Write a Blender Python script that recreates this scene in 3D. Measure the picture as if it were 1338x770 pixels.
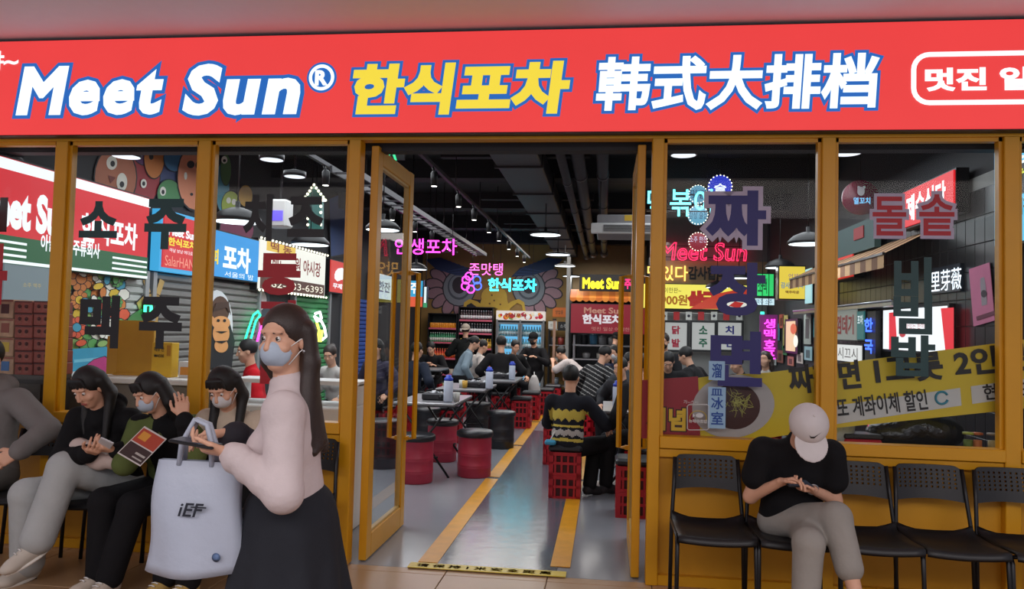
import bpy, bmesh, math, random
import numpy as np
from mathutils import Vector, Matrix

for _o in list(bpy.data.objects):
    bpy.data.objects.remove(_o)
SC = bpy.context.scene
COL = SC.collection
PI = math.pi

# ------------------------------------------------------------------ camera
F_PX, YAW, PITCH, ROLL, CAM_D, CAM_H = 1010.9, .1212, .0440, .0248, 4.771, 1.5
_cy, _sy, _cp, _sp = math.cos(YAW), math.sin(YAW), math.cos(PITCH), math.sin(PITCH)
FW = Vector((-_sy * _cp, _cy * _cp, _sp))
_r0 = Vector((_cy, _sy, 0))
_u0 = _r0.cross(FW)
RT = math.cos(ROLL) * _r0 + math.sin(ROLL) * _u0
UP = -math.sin(ROLL) * _r0 + math.cos(ROLL) * _u0
CAM = Vector((0, -CAM_D, CAM_H))
cd = bpy.data.cameras.new('camera')
cd.sensor_fit = 'HORIZONTAL'
cd.sensor_width = 36
cd.lens = 36 * F_PX / 1338
cd.clip_start = .05
cam = bpy.data.objects.new('camera', cd)
COL.objects.link(cam)
M3 = Matrix((RT, UP, -FW)).transposed()
cam.matrix_world = Matrix.Translation(CAM) @ M3.to_4x4()
SC.camera = cam

# ------------------------------------------------------------------ world, exposure, large lights
SC.view_settings.view_transform = 'Standard'
SC.view_settings.look = 'None'
SC.view_settings.gamma = 1
SC.view_settings.use_curve_mapping = False
SC.view_settings.exposure = 0.0
SC.cycles.use_denoising = True
SC.cycles.max_bounces = 8
SC.cycles.transparent_max_bounces = 16
SC.cycles.sample_clamp_indirect = 4.0
SC.cycles.caustics_reflective = False
SC.cycles.caustics_refractive = False
W = bpy.data.worlds.new('mall_ambient')
SC.world = W
W.use_nodes = True
W.node_tree.nodes['Background'].inputs[0].default_value = (.78, .75, .85, 1)
W.node_tree.nodes['Background'].inputs[1].default_value = .56


def area(name, loc, sx, sy, power, col=(1, 1, 1), rot=(0, 0, 0)):
    l = bpy.data.lights.new(name, 'AREA')
    l.shape = 'RECTANGLE'
    l.size, l.size_y, l.energy, l.color = sx, sy, power, col
    o = bpy.data.objects.new(name, l)
    COL.objects.link(o)
    o.location = loc
    o.rotation_euler = rot
    return o


area('mall_ceiling_light', (-3.0, -6.5, 3.30), 5.0, 3.0, 160, (1, .93, .90))
area('mall_ceiling_light', (3.0, -6.0, 3.30), 5.0, 3.0, 178, (1, .93, .90))
area('added_ceiling_fill', (-.5, -6.8, 2.75), 9.0, .6, 110, (.95, .92, 1), (PI, 0, 0))  # added uplight behind the camera, brightens the mall ceiling
area('dining_ceiling_light', (-2.7, 4.0, 3.05), 2.2, 6.0, 105, (.93, .96, 1))
area('dining_ceiling_light', (1.3, 3.6, 3.05), 2.0, 5.5, 90, (.93, .96, 1))
area('dining_ceiling_light', (-1.2, 9.8, 3.05), 4.5, 4.0, 150, (1, .95, .9))


# ------------------------------------------------------------------ helpers
def at(px, py, X=None, Y=None, Z=None):
    """the point of a real plane (X, Y or Z const) seen at a photograph pixel"""
    d = FW * F_PX + RT * (px - 669) - UP * (py - 385)
    if X is not None:
        t = (X - CAM.x) / d.x
    elif Y is not None:
        t = (Y - CAM.y) / d.y
    else:
        t = (Z - CAM.z) / d.z
    return CAM + d * t


def lin(c):
    return tuple((v / 12.92 if v <= .04045 else ((v + .055) / 1.055) ** 2.4) for v in (x / 255 for x in c))


_mc = {}


def M(name, col, rough=.5, metal=0.0, emit=0.0, var=.10, scale=14.0, bump=0.0, spec=.5, bs=4.0, bd=.01):
    """procedural material: sRGB 0-255 colour with a little noise in colour and relief"""
    if name in _mc:
        return _mc[name]
    m = bpy.data.materials.new(name)
    m.use_nodes = True
    nt = m.node_tree
    b = nt.nodes['Principled BSDF']
    c = lin(col)
    b.inputs['Roughness'].default_value = rough
    b.inputs['Metallic'].default_value = metal
    b.inputs['Specular IOR Level'].default_value = spec
    tc = nt.nodes.new('ShaderNodeTexCoord')
    nz = nt.nodes.new('ShaderNodeTexNoise')
    nz.inputs['Scale'].default_value = scale
    nz.inputs['Detail'].default_value = 4
    nt.links.new(tc.outputs['Object'], nz.inputs['Vector'])
    mx = nt.nodes.new('ShaderNodeMix')
    mx.data_type = 'RGBA'
    mx.inputs['A'].default_value = (*[v * (1 - var) for v in c], 1)
    mx.inputs['B'].default_value = (*[min(1, v * (1 + var)) for v in c], 1)
    nt.links.new(nz.outputs['Fac'], mx.inputs['Factor'])
    nt.links.new(mx.outputs['Result'], b.inputs['Base Color'])
    if emit:
        b.inputs['Emission Color'].default_value = (*c, 1)
        b.inputs['Emission Strength'].default_value = emit
        b.inputs['Base Color'].default_value = (*[v * .2 for v in c], 1)
        for l in list(nt.links):
            if l.to_socket == b.inputs['Base Color']:
                nt.links.remove(l)
        nt.links.new(mx.outputs['Result'], b.inputs['Emission Color'])
    if bump:
        bp = nt.nodes.new('ShaderNodeBump')
        bp.inputs['Strength'].default_value = bump
        bp.inputs['Distance'].default_value = bd
        n2 = nt.nodes.new('ShaderNodeTexNoise')
        n2.inputs['Scale'].default_value = scale * bs
        n2.inputs['Detail'].default_value = 5
        nt.links.new(tc.outputs['Object'], n2.inputs['Vector'])
        nt.links.new(n2.outputs['Fac'], bp.inputs['Height'])
        nt.links.new(bp.outputs['Normal'], b.inputs['Normal'])
    _mc[name] = m
    return m


def E(col, s=1.0):
    return M('lit_%d_%d_%d_%g' % (*col, s), col, emit=s, var=.04, scale=3)


def P(col, rough=.6):
    return M('paint_%d_%d_%d' % tuple(col), col, rough=rough, var=.08)


def glass_mat(name, tint, gloss):
    m = bpy.data.materials.new(name)
    m.use_nodes = True
    nt = m.node_tree
    nt.nodes.remove(nt.nodes['Principled BSDF'])
    out = nt.nodes['Material Output']
    tr = nt.nodes.new('ShaderNodeBsdfTransparent')
    tr.inputs[0].default_value = (*tint, 1)
    gl = nt.nodes.new('ShaderNodeBsdfGlossy')
    gl.inputs['Roughness'].default_value = .02
    fr = nt.nodes.new('ShaderNodeFresnel')
    fr.inputs[0].default_value = gloss
    mx = nt.nodes.new('ShaderNodeMixShader')
    ge = nt.nodes.new('ShaderNodeNewGeometry')
    iv = nt.nodes.new('ShaderNodeMath')
    iv.operation = 'SUBTRACT'
    iv.inputs[0].default_value = 1.0
    nt.links.new(ge.outputs['Backfacing'], iv.inputs[1])
    mu = nt.nodes.new('ShaderNodeMath')
    mu.operation = 'MULTIPLY'
    nt.links.new(fr.outputs[0], mu.inputs[0])
    nt.links.new(iv.outputs[0], mu.inputs[1])
    nt.links.new(mu.outputs[0], mx.inputs[0])
    nt.links.new(tr.outputs[0], mx.inputs[1])
    nt.links.new(gl.outputs[0], mx.inputs[2])
    nt.links.new(mx.outputs[0], out.inputs[0])
    return m


GLASS = glass_mat('window_glass', (.96, .975, .975), 1.22)
YEL = M('yellow_painted_steel', (210, 150, 16), rough=.38, var=.10, scale=5, bump=.04)
YELP = M('yellow_painted_panel', (204, 146, 22), rough=.5, var=.12, scale=3, bump=.05)
BLK = M('black_plastic', (22, 22, 25), rough=.45)
BLKM = M('black_metal', (26, 26, 29), rough=.4, metal=.3)
STEEL = M('brushed_steel', (170, 172, 176), rough=.3, metal=.9)
WHITE = M('white_matte', (228, 228, 226), rough=.6, var=.05)
GREY = M('grey_matte', (120, 120, 122), rough=.6)
RED = M('red_plastic', (176, 18, 34), rough=.4)


def link(o, parent=None):
    COL.objects.link(o)
    if parent is not None:
        o.parent = parent
    return o


def tag(o, label=None, cat=None, group=None, kind=None):
    if label:
        o['label'] = label
    if cat:
        o['category'] = cat
    if group:
        o['group'] = group
    if kind:
        o['kind'] = kind
    return o


def thing(name, label, cat, loc=(0, 0, 0), rz=0.0, group=None):
    o = bpy.data.objects.new(name, None)
    o.empty_display_size = .1
    COL.objects.link(o)
    o.location = loc
    o.rotation_euler = (0, 0, rz)
    return tag(o, label, cat, group)


def structure(name, loc=(0, 0, 0)):
    o = bpy.data.objects.new(name, None)
    COL.objects.link(o)
    o.location = loc
    return tag(o, kind='structure')


def copy_tree(o, parent=None):
    c = o.copy()
    COL.objects.link(c)
    c.parent = parent
    for ch in o.children:
        copy_tree(ch, c)
    return c


class MB:
    """collects faces, builds ONE mesh object"""

    def __init__(s):
        s.v, s.f, s.m, s.sm = [], [], [], []

    def add(s, vs, fs, mi=0, smooth=False):
        b = len(s.v)
        s.v += [tuple(v) for v in vs]
        s.f += [tuple(i + b for i in f) for f in fs]
        s.m += [mi] * len(fs)
        s.sm += [smooth] * len(fs)
        return s

    def box(s, c, d, mi=0, rot=None, bev=0.0):
        x, y, z = d[0] / 2, d[1] / 2, d[2] / 2
        if bev:
            b = min(bev, x * .9, y * .9, z * .9)
            vs = []
            for sx in (-1, 1):
                for sy in (-1, 1):
                    for sz in (-1, 1):
                        vs += [(sx * x, sy * (y - b), sz * (z - b)), (sx * (x - b), sy * y, sz * (z - b)), (sx * (x - b), sy * (y - b), sz * z)]
            I = lambda i, j, k, a: ((i * 2 + j) * 2 + k) * 3 + a
            fs = []
            for i in (0, 1):
                fs.append([I(i, 0, 0, 0), I(i, 1, 0, 0), I(i, 1, 1, 0), I(i, 0, 1, 0)])
                fs.append([I(0, i, 0, 1), I(1, i, 0, 1), I(1, i, 1, 1), I(0, i, 1, 1)])
                fs.append([I(0, 0, i, 2), I(1, 0, i, 2), I(1, 1, i, 2), I(0, 1, i, 2)])
                for j in (0, 1):
                    fs.append([I(i, j, 0, 0), I(i, j, 1, 0), I(i, j, 1, 1), I(i, j, 0, 1)])
                    fs.append([I(i, 0, j, 0), I(i, 1, j, 0), I(i, 1, j, 2), I(i, 0, j, 2)])
                    fs.append([I(0, i, j, 1), I(1, i, j, 1), I(1, i, j, 2), I(0, i, j, 2)])
                    for k in (0, 1):
                        fs.append([I(i, j, k, 0), I(i, j, k, 1), I(i, j, k, 2)])
        else:
            vs = [(sx * x, sy * y, sz * z) for sx in (-1, 1) for sy in (-1, 1) for sz in (-1, 1)]
            fs = [(0, 1, 3, 2), (4, 6, 7, 5), (0, 4, 5, 1), (2, 3, 7, 6), (0, 2, 6, 4), (1, 5, 7, 3)]
        if rot is not None:
            vs = [rot @ Vector(v) for v in vs]
        return s.add([(v[0] + c[0], v[1] + c[1], v[2] + c[2]) for v in vs], fs, mi)

    def tube(s, pts, r, n=8, mi=0, closed=False, smooth=True):
        pts = [Vector(p) for p in pts]
        k = len(pts)
        rs = r if isinstance(r, (list, tuple)) else [r] * k
        rings, prev = [], None
        for i, p in enumerate(pts):
            a = pts[i - 1] if (i or closed) else p
            b = pts[(i + 1) % k] if (i < k - 1 or closed) else p
            t = (b - a)
            t = t.normalized() if t.length > 1e-9 else Vector((0, 0, 1))
            if prev is None:
                q = Vector((0, 0, 1)) if abs(t.z) < .9 else Vector((1, 0, 0))
                u = t.cross(q).normalized()
            else:
                u = (prev - t * prev.dot(t))
                u = u.normalized() if u.length > 1e-6 else t.orthogonal().normalized()
            prev = u
            w = t.cross(u)
            rings.append([p + (u * math.cos(2 * PI * j / n) + w * math.sin(2 * PI * j / n)) * rs[i] for j in range(n)])
        vs = [v for R in rings for v in R]
        fs = []
        for i in range(k if closed else k - 1):
            i2 = (i + 1) % k
            for j in range(n):
                fs.append((i * n + j, i * n + (j + 1) % n, i2 * n + (j + 1) % n, i2 * n + j))
        if not closed:
            fs.append(tuple(range(n - 1, -1, -1)))
            fs.append(tuple((k - 1) * n + j for j in range(n)))
        return s.add(vs, fs, mi, smooth)

    def lathe(s, prof, c=(0, 0, 0), n=20, mi=0, smooth=True, axis=2):
        vs = []
        for r, z in prof:
            for j in range(n):
                a = 2 * PI * j / n
                p = (r * math.cos(a), r * math.sin(a), z)
                if axis == 0:
                    p = (z, p[0], p[1])
                elif axis == 1:
                    p = (p[0], z, p[1])
                vs.append((p[0] + c[0], p[1] + c[1], p[2] + c[2]))
        fs = []
        for i in range(len(prof) - 1):
            for j in range(n):
                fs.append((i * n + j, i * n + (j + 1) % n, (i + 1) * n + (j + 1) % n, (i + 1) * n + j))
        fs.append(tuple(range(n - 1, -1, -1)))
        fs.append(tuple((len(prof) - 1) * n + j for j in range(n)))
        return s.add(vs, fs, mi, smooth)

    def prism(s, poly, n_vec, depth, mi=0):
        """poly: list of 3-D points (one planar outline), pushed along n_vec"""
        n_vec = Vector(n_vec).normalized() * depth
        a = [Vector(p) for p in poly]
        b = [p + n_vec for p in a]
        k = len(a)
        fs = [tuple(range(k)), tuple(range(2 * k - 1, k - 1, -1))]
        fs += [(i, i + k, (i + 1) % k + k, (i + 1) % k) for i in range(k)]
        return s.add(a + b, fs, mi)

    def ball(s, c, r, nu=12, nv=8, mi=0):
        r = r if isinstance(r, (list, tuple)) else (r, r, r)
        vs = [(c[0], c[1], c[2] - r[2])]
        for i in range(1, nv):
            p = -PI / 2 + PI * i / nv
            for j in range(nu):
                a = 2 * PI * j / nu
                vs.append((c[0] + r[0] * math.cos(p) * math.cos(a), c[1] + r[1] * math.cos(p) * math.sin(a), c[2] + r[2] * math.sin(p)))
        vs.append((c[0], c[1], c[2] + r[2]))
        fs = [(0, 1 + (j + 1) % nu, 1 + j) for j in range(nu)]
        for i in range(nv - 2):
            for j in range(nu):
                a, b = 1 + i * nu, 1 + (i + 1) * nu
                fs.append((a + j, a + (j + 1) % nu, b + (j + 1) % nu, b + j))
        t, a = len(vs) - 1, 1 + (nv - 2) * nu
        fs += [(a + j, a + (j + 1) % nu, t) for j in range(nu)]
        return s.add(vs, fs, mi, True)

    def mesh(s, name, mats):
        me = bpy.data.meshes.new(name)
        me.from_pydata(s.v, [], s.f)
        for m in (mats if isinstance(mats, (list, tuple)) else [mats]):
            me.materials.append(m)
        me.polygons.foreach_set('material_index', s.m)
        me.polygons.foreach_set('use_smooth', s.sm)
        bm = bmesh.new()
        bm.from_mesh(me)
        bmesh.ops.recalc_face_normals(bm, faces=bm.faces)
        bm.to_mesh(me)
        bm.free()
        me.update()
        return me

    def build(s, name, mats, parent=None, label=None):
        o = bpy.data.objects.new(name, s.mesh(name, mats))
        link(o, parent)
        if label:
            o['label'] = label
        return o


def boxo(name, mat, parent, c, d, bev=0.0, rot=None, label=None):
    return MB().box(c, d, bev=bev, rot=rot).build(name, mat, parent, label)


# planes on which signs, lettering and painted art stand
class Plane:
    def __init__(s, kind, c):
        s.kind, s.c = kind, c
        s.R = Vector({'front': (1, 0, 0), 'left': (0, 1, 0), 'right': (0, -1, 0)}[kind])
        s.N = Vector({'front': (0, -1, 0), 'left': (1, 0, 0), 'right': (-1, 0, 0)}[kind])

    def at(s, px, py):
        return at(px, py, Y=s.c) if s.kind == 'front' else at(px, py, X=s.c)

    def rect(s, x0, y0, x1, y1):
        cx, cy = (x0 + x1) / 2, (y0 + y1) / 2
        a, b = s.at(x0, cy), s.at(x1, cy)
        w = (b - a).dot(s.R)
        u0, u1 = a.dot(s.R), b.dot(s.R)
        c = s.at(cx, cy)
        c += s.R * ((u0 + u1) / 2 - c.dot(s.R))
        t, d = s.at(cx, y0), s.at(cx, y1)
        z0, z1 = d.z, t.z
        c.z = (z0 + z1) / 2
        return c, w, z1 - z0

    def shift(s, d):
        return Plane(s.kind, s.c + (s.N.x + s.N.y) * d)


_tc = {}


def text_mesh(body, bold, shear, outline_only=0.0, res=3, space=1.0):
    key = (body, bold, shear, outline_only, space)
    if key in _tc:
        return _tc[key]
    c = bpy.data.curves.new('text', 'FONT')
    c.body = body
    c.shear = shear
    c.space_character = space
    c.resolution_u = res
    c.align_x = 'LEFT'
    if outline_only:
        c.fill_mode = 'NONE'
        c.bevel_depth = outline_only
        c.bevel_resolution = 1
        if bold:
            c.offset = bold
    elif bold:
        c.bevel_depth = bold
        c.bevel_resolution = 1
    o = bpy.data.objects.new('text', c)
    COL.objects.link(o)
    dg = bpy.context.evaluated_depsgraph_get()
    me = bpy.data.meshes.new_from_object(o.evaluated_get(dg))
    n = len(me.vertices)
    co = np.empty(n * 3)
    me.vertices.foreach_get('co', co)
    co = co.reshape(-1, 3)
    fs = [tuple(p.vertices) for p in me.polygons]
    bpy.data.objects.remove(o)
    bpy.data.meshes.remove(me)
    bpy.data.curves.remove(c)
    _tc[key] = (co, fs)
    return co, fs


def lettering(parent, body, pl, rect, mat, bold=0.0, shear=0.0, lift=.004, border=None, ring=0.0, depth=.15, name='lettering', origin=None, turn=0.0, label=None, space=1.0):
    """rect: pixel rectangle of the letters on plane pl, or (centre, w, h) in metres"""
    c, w, h = pl.rect(*rect) if len(rect) == 4 else rect
    co, fs = text_mesh(body, bold, shear, ring, space=space)
    lo, hi = co.min(0), co.max(0)
    out = []
    R, N = pl.R, pl.N
    U = Vector((0, 0, 1))
    if turn:
        R, U = R * math.cos(turn) + U * math.sin(turn), U * math.cos(turn) - R * math.sin(turn)
    base = Vector(origin) if origin is not None else Vector((0, 0, 0))

    def mk(co, mat, lift, nm):
        sx, sy = w / (hi[0] - lo[0]), h / (hi[1] - lo[1])
        u = (co[:, 0] - (lo[0] + hi[0]) / 2) * sx
        v = (co[:, 1] - (lo[1] + hi[1]) / 2) * sy
        z = (co[:, 2] - co[:, 2].min()) * sy * depth + lift
        pts = np.outer(u, R) + np.outer(v, U) + np.outer(z, N) + np.array(c - base)
        me = bpy.data.meshes.new(nm)
        me.from_pydata(pts.tolist(), [], fs if nm == name else fs2)
        me.materials.append(mat)
        o = bpy.data.objects.new(nm, me)
        link(o, parent)
        if label:
            o['label'] = label
        return o
    if border:
        co2, fs2 = text_mesh(body, bold + border[1], shear, space=space)
        mk(co2, border[0], max(.001, lift - .003), 'lettering_outline')
    return mk(co, mat, lift, name)


def ell(cx, cy, rx, ry, n=20, a0=0, a1=360, rot=0):
    r = math.radians(rot)
    out = []
    for i in range(n + (1 if a1 - a0 < 360 else 0)):
        a = math.radians(a0 + (a1 - a0) * i / n)
        x, y = rx * math.cos(a), ry * math.sin(a)
        out.append((cx + x * math.cos(r) - y * math.sin(r), cy + x * math.sin(r) + y * math.cos(r)))
    return out


def art(parent, name, pl, polys, lift0=.003, step=.0012, origin=None, label=None):
    """flat painting: polygons in pixels of the photograph laid on the wall plane, one mesh"""
    base = Vector(origin) if origin is not None else Vector((0, 0, 0))
    mb = MB()
    mats = []
    step = min(step, .03 / max(1, len(polys)))
    for i, (pts, m) in enumerate(polys):
        if m not in mats:
            mats.append(m)
        P3 = [pl.at(*p) + pl.N * (lift0 + step * i) - base for p in pts]
        mb.add(P3, [tuple(range(len(P3)))], mats.index(m))
    me = bpy.data.meshes.new(name)
    me.from_pydata(mb.v, [], mb.f)
    for m in mats:
        me.materials.append(m)
    me.polygons.foreach_set('material_index', mb.m)
    me.update()
    o = bpy.data.objects.new(name, me)
    link(o, parent)
    if label:
        o['label'] = label
    return o


def plate(parent, name, pl, rect, mat, depth=.03, lift=0.0, origin=None, bev=0.0, label=None):
    """a slab on a plane: back at lift, front at lift+depth"""
    c, w, h = pl.rect(*rect) if len(rect) == 4 else rect
    base = Vector(origin) if origin is not None else Vector((0, 0, 0))
    c = c + pl.N * (lift + depth / 2) - base
    d = (w, depth, h) if pl.kind == 'front' else (depth, w, h)
    return MB().box(c, d, bev=bev).build(name, mat, parent, label)


def frame_bars(parent, name, pl, rect, mat, t=.02, depth=.04, lift=0.0, origin=None):
    c, w, h = pl.rect(*rect) if len(rect) == 4 else rect
    base = Vector(origin) if origin is not None else Vector((0, 0, 0))
    c = c + pl.N * (lift + depth / 2) - base
    mb = MB()
    for s in (-1, 1):
        a = c + Vector((0, 0, s * (h - t) / 2))
        b = c + pl.R * (s * (w - t) / 2)
        mb.box(a, (w, depth, t) if pl.kind == 'front' else (depth, w, t))
        mb.box(b, (t, depth, h - 2 * t) if pl.kind == 'front' else (depth, t, h - 2 * t))
    return mb.build(name, mat, parent)


def lightbox(name, label, cat, pl, rect, face, frame=None, depth=.10, group=None, texts=(), stripes=(), t=.015):
    """sign: casing, lit face, bands and lettering on it; texts: (body, rect, mat, opts)"""
    c, w, h = pl.rect(*rect)
    root = thing(name, label, cat, c, 0, group)
    plate(root, 'casing', pl, (c, w, h), frame or BLKM, depth * .92, -depth, origin=c)
    plate(root, 'face', pl, (c, w - 2 * t, h - 2 * t), face, depth * .16, -depth * .10, origin=c)
    z = depth * .06
    for (r, m) in stripes:
        plate(root, 'band', pl, r, m, .004, z, origin=c)
    for tx in texts:
        body, r, m = tx[:3]
        o = tx[3] if len(tx) > 3 else {}
        lettering(root, body, pl, r, m, origin=c, lift=z + o.pop('lift', .006), **o)
    return root
# ------------------------------------------------------------------ structure: mall side
FL = M('restaurant_epoxy_floor', (138, 141, 148), rough=.2, var=.10, scale=1.6, bump=.10)
MAT_DARK = M('dark_floor_paint', (84, 91, 102), rough=.17, var=.10, scale=2, bump=.14, spec=1.0)
YLINE = M('yellow_floor_paint', (214, 150, 24), rough=.38, var=.25, scale=9)
TILE = M('beige_mall_tile', (176, 142, 108), rough=.3, var=.10, scale=5)
GROUT = M('dark_grout', (72, 56, 46), rough=.8)
CEIL = M('white_mall_ceiling', (226, 220, 222), rough=.7, var=.03)
CEILD = M('black_ceiling_paint', (22, 22, 25), rough=.7)
WALLD = M('dark_wall_paint', (40, 40, 44), rough=.7)
XL, XR = -4.3, 2.7

floor_mall = structure('floor')
boxo('grout_bed', GROUT, floor_mall, (-.9, -3.0, -.035), (9.0, 6.0, .05))
_tm = {}


def tile(x0, x1, y0, y1):
    k = (round(x1 - x0, 3), round(y1 - y0, 3))
    if k not in _tm:
        _tm[k] = MB().box((0, 0, 0), (k[0] - .005, k[1] - .005, .02), bev=.002).mesh('tile', TILE)
    o = bpy.data.objects.new('tile', _tm[k])
    link(o, floor_mall)
    o.location = ((x0 + x1) / 2, (y0 + y1) / 2, -.010)


TX = [-.94 + .62 * k for k in range(-6, 7)]
for a, b in zip(TX, TX[1:]):
    tile(a, b, -.10, 0.0)
    for k in range(5):
        tile(a, b, -.10 - .62 * (k + 1), -.10 - .62 * k)

fl2 = structure('floor')
boxo('floor_slab', FL, fl2, (-.8, 6.6, -.05), (7.4, 13.2, .10))
PATH = thing('walkway_paint', 'dark grey painted walkway between the yellow floor lines', 'floor marking', (-.68, 3.5, 0))
boxo('paint', MAT_DARK, PATH, (0, -.1, .002), (.82, 6.6, .003))
# yellow lines, left one with worn gaps
for nm, x, y0, y1, lb in (('floor_line', -1.09, .06, 12.2, 'long yellow painted floor line left of the walkway'), ('floor_line', -.255, .14, 9.0, 'yellow painted floor line running under the red crates on the right')):
    t = thing(nm, lb, 'floor line', (x, y0, 0))
    ys = [y0, y0 + 2.9, y0 + 5.1, y0 + 7.7, y1]
    for a, b in zip(ys, ys[1:]):
        if b > a:
            boxo('stripe', YLINE, t, (0, (a + b) / 2 - y0, .005), (.125, b - a - .10, .004))
tp = thing('threshold_tape', 'yellow strip with red distance notice across the doorway floor', 'floor tape', (-.70, .03, 0))
boxo('strip', M('yellow_tape', (216, 190, 62), rough=.4), tp, (0, 0, .009), (.98, .10, .004))


class FloorPlane:
    R, N, kind = Vector((1, 0, 0)), Vector((0, 0, 1)), 'floor'


def floor_text(parent, body, c, w, h, mat, z):
    co, fs = text_mesh(body, .02, 0)
    lo, hi = co.min(0), co.max(0)
    u = (co[:, 0] - (lo[0] + hi[0]) / 2) * w / (hi[0] - lo[0])
    v = (co[:, 1] - (lo[1] + hi[1]) / 2) * h / (hi[1] - lo[1])
    me = bpy.data.meshes.new('lettering')
    me.from_pydata([(c[0] + a, c[1] + b, z + .0008) for a, b in zip(u, v)], [], fs)
    me.materials.append(mat)
    link(bpy.data.objects.new('lettering', me), parent)


floor_text(tp, '请 保 持 1 米 安 全 距 离', (-.02, 0), .84, .062, P((170, 30, 30)), .0115)

# mall ceiling above the shop front
cl = structure('ceiling')
zc = at(669, 36.5, Y=-.13).z
boxo('ceiling_slab', CEIL, cl, (-.8, -4.1, zc + .06), (11, 8.2, .10))

# the red lightbox over the shop front
FP = Plane('front', -.13)
RS = E((238, 66, 66), .92)
WS = E((232, 248, 255), 1.25)
YS = E((240, 216, 66), 1.0)
BLU = E((34, 108, 196), .85)
c0, w0, h0 = FP.rect(0, 50 - 7, 1338, 170 + 1)
zt, zb = zc - .012, at(669, 173.5, Y=-.13).z
sg = thing('fascia_sign', 'long red lit fascia sign above the shop front with white and yellow lettering', 'sign', (c0.x, -.13, zb))
boxo('casing', BLKM, sg, (0, .065, (zt - zb) / 2), (w0 + 1.6, .12, zt - zb))
boxo('face', RS, sg, (0, 0, (zt - zb) / 2), (w0 + 1.58, .012, zt - zb - .012))
og = (c0.x, -.13, zb)
FQ = FP.shift(.006)
bd = (BLU, .055)
for body, r, m, kw in (
        ('Meet', (23, 86, 214, 151), WS, dict(bold=.045, shear=.14, space=1.14)), ('Sun', (240, 83, 393, 151), WS, dict(bold=.045, shear=.14, space=1.14)),
        ('한식포차', (461, 82, 745, 150), YS, dict(bold=.05, shear=.10, space=1.05)), ('韩式大排档', (779, 72, 1149, 144), WS, dict(bold=.031, shear=.06, space=1.03))):
    lettering(sg, body, FQ, r, m, lift=.006, border=bd, origin=og, depth=.03, **kw)
lettering(sg, 'R', FQ, (412, 92, 429, 112), WS, bold=.05, lift=.006, origin=og, depth=.03)
for r0, r1, m, lf in ((0, .098, BLU, .001), (.062, .083, WS, .005)):
    cc = FQ.at(420.5, 101.5) + FQ.N * lf - Vector(og)
    mb = MB()
    n = 40
    vs = [(cc.x + r * math.cos(2 * PI * i / n), cc.y, cc.z + r * math.sin(2 * PI * i / n)) for r in (max(r0, .001), r1) for i in range(n)]
    mb.add(vs, [(i, (i + 1) % n, n + (i + 1) % n, n + i) for i in range(n)])
    mb.build('registered_ring', m, sg)
lettering(sg, '야~', FQ, (-22, 67, 25, 92), WS, bold=.03, lift=.006, origin=og, depth=.03)
lettering(sg, '멋진 일상', FQ, (1208, 88, 1392, 119), WS, bold=.045, lift=.006, origin=og, depth=.03)
# rounded white outline round the right-hand phrase
cb, wb, hb = FQ.rect(1190, 67, 1412, 137)
r, pts = .10, []
for qx, qz, a0 in ((1, 1, 0), (-1, 1, 90), (-1, -1, 180), (1, -1, 270)):
    for k in range(7):
        a = math.radians(a0 + 15 * k)
        pts.append(Vector((cb.x + qx * (wb / 2 - r) + r * math.cos(a), 0, cb.z + qz * (hb / 2 - r) + r * math.sin(a))))
mb = MB()
n = len(pts)
ctr = Vector((cb.x, 0, cb.z))
inn = []
for i, p in enumerate(pts):
    qx = 1 if p.x > cb.x else -1
    qz = 1 if p.z > cb.z else -1
    q = Vector((cb.x + qx * (wb / 2 - r), 0, cb.z + qz * (hb / 2 - r)))
    inn.append(q + (p - q) * .72)
vs = [(p.x - og[0], -.012, p.z - og[2]) for p in pts] + [(p.x - og[0], -.012, p.z - og[2]) for p in inn]
mb.add(vs, [(i, (i + 1) % n, n + (i + 1) % n, n + i) for i in range(n)])
mb.build('rounded_outline', WS, sg)

# ------------------------------------------------------------------ shop front frames
ZT = at(650, 184, Y=0).z          # underside of the header
ZS = .881                          # top of the sill rail
posts = [(-4.80, .085), (-3.674, .085), (-2.662, .085), (-1.643, .075), (.2635, .07), (1.2546, .078), (2.262, .085), (3.30, .085)]
hd = structure('trim_1')
boxo('header_rail', YEL, hd, (-.75, 0, ZT + .03), (8.2, .09, .06))
boxo('header_shadow_gap', BLKM, hd, (-.75, .02, ZT + .11), (8.2, .05, .11))
wf = structure('wall_front')
boxo('bulkhead', WALLD, wf, (-.75, .16, 3.15), (8.2, .10, 1.02))
for x0_, x1_ in ((3.385, 5.2), (-6.6, -4.80)):
    boxo('end_pier', M('white_mall_wall', (206, 202, 200), rough=.6), wf, ((x0_ + x1_) / 2, .06, 1.7), (x1_ - x0_, .2, 3.4))
pt = structure('trim_2')
for i, (x, w) in enumerate(posts):
    boxo('post', YEL, pt, (x + w / 2, 0, ZT / 2), (w, .10, ZT), bev=.004)
bays = [(0, 1), (1, 2), (2, 3), (4, 5), (5, 6), (6, 7)]
sl = structure('trim_3')
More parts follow.
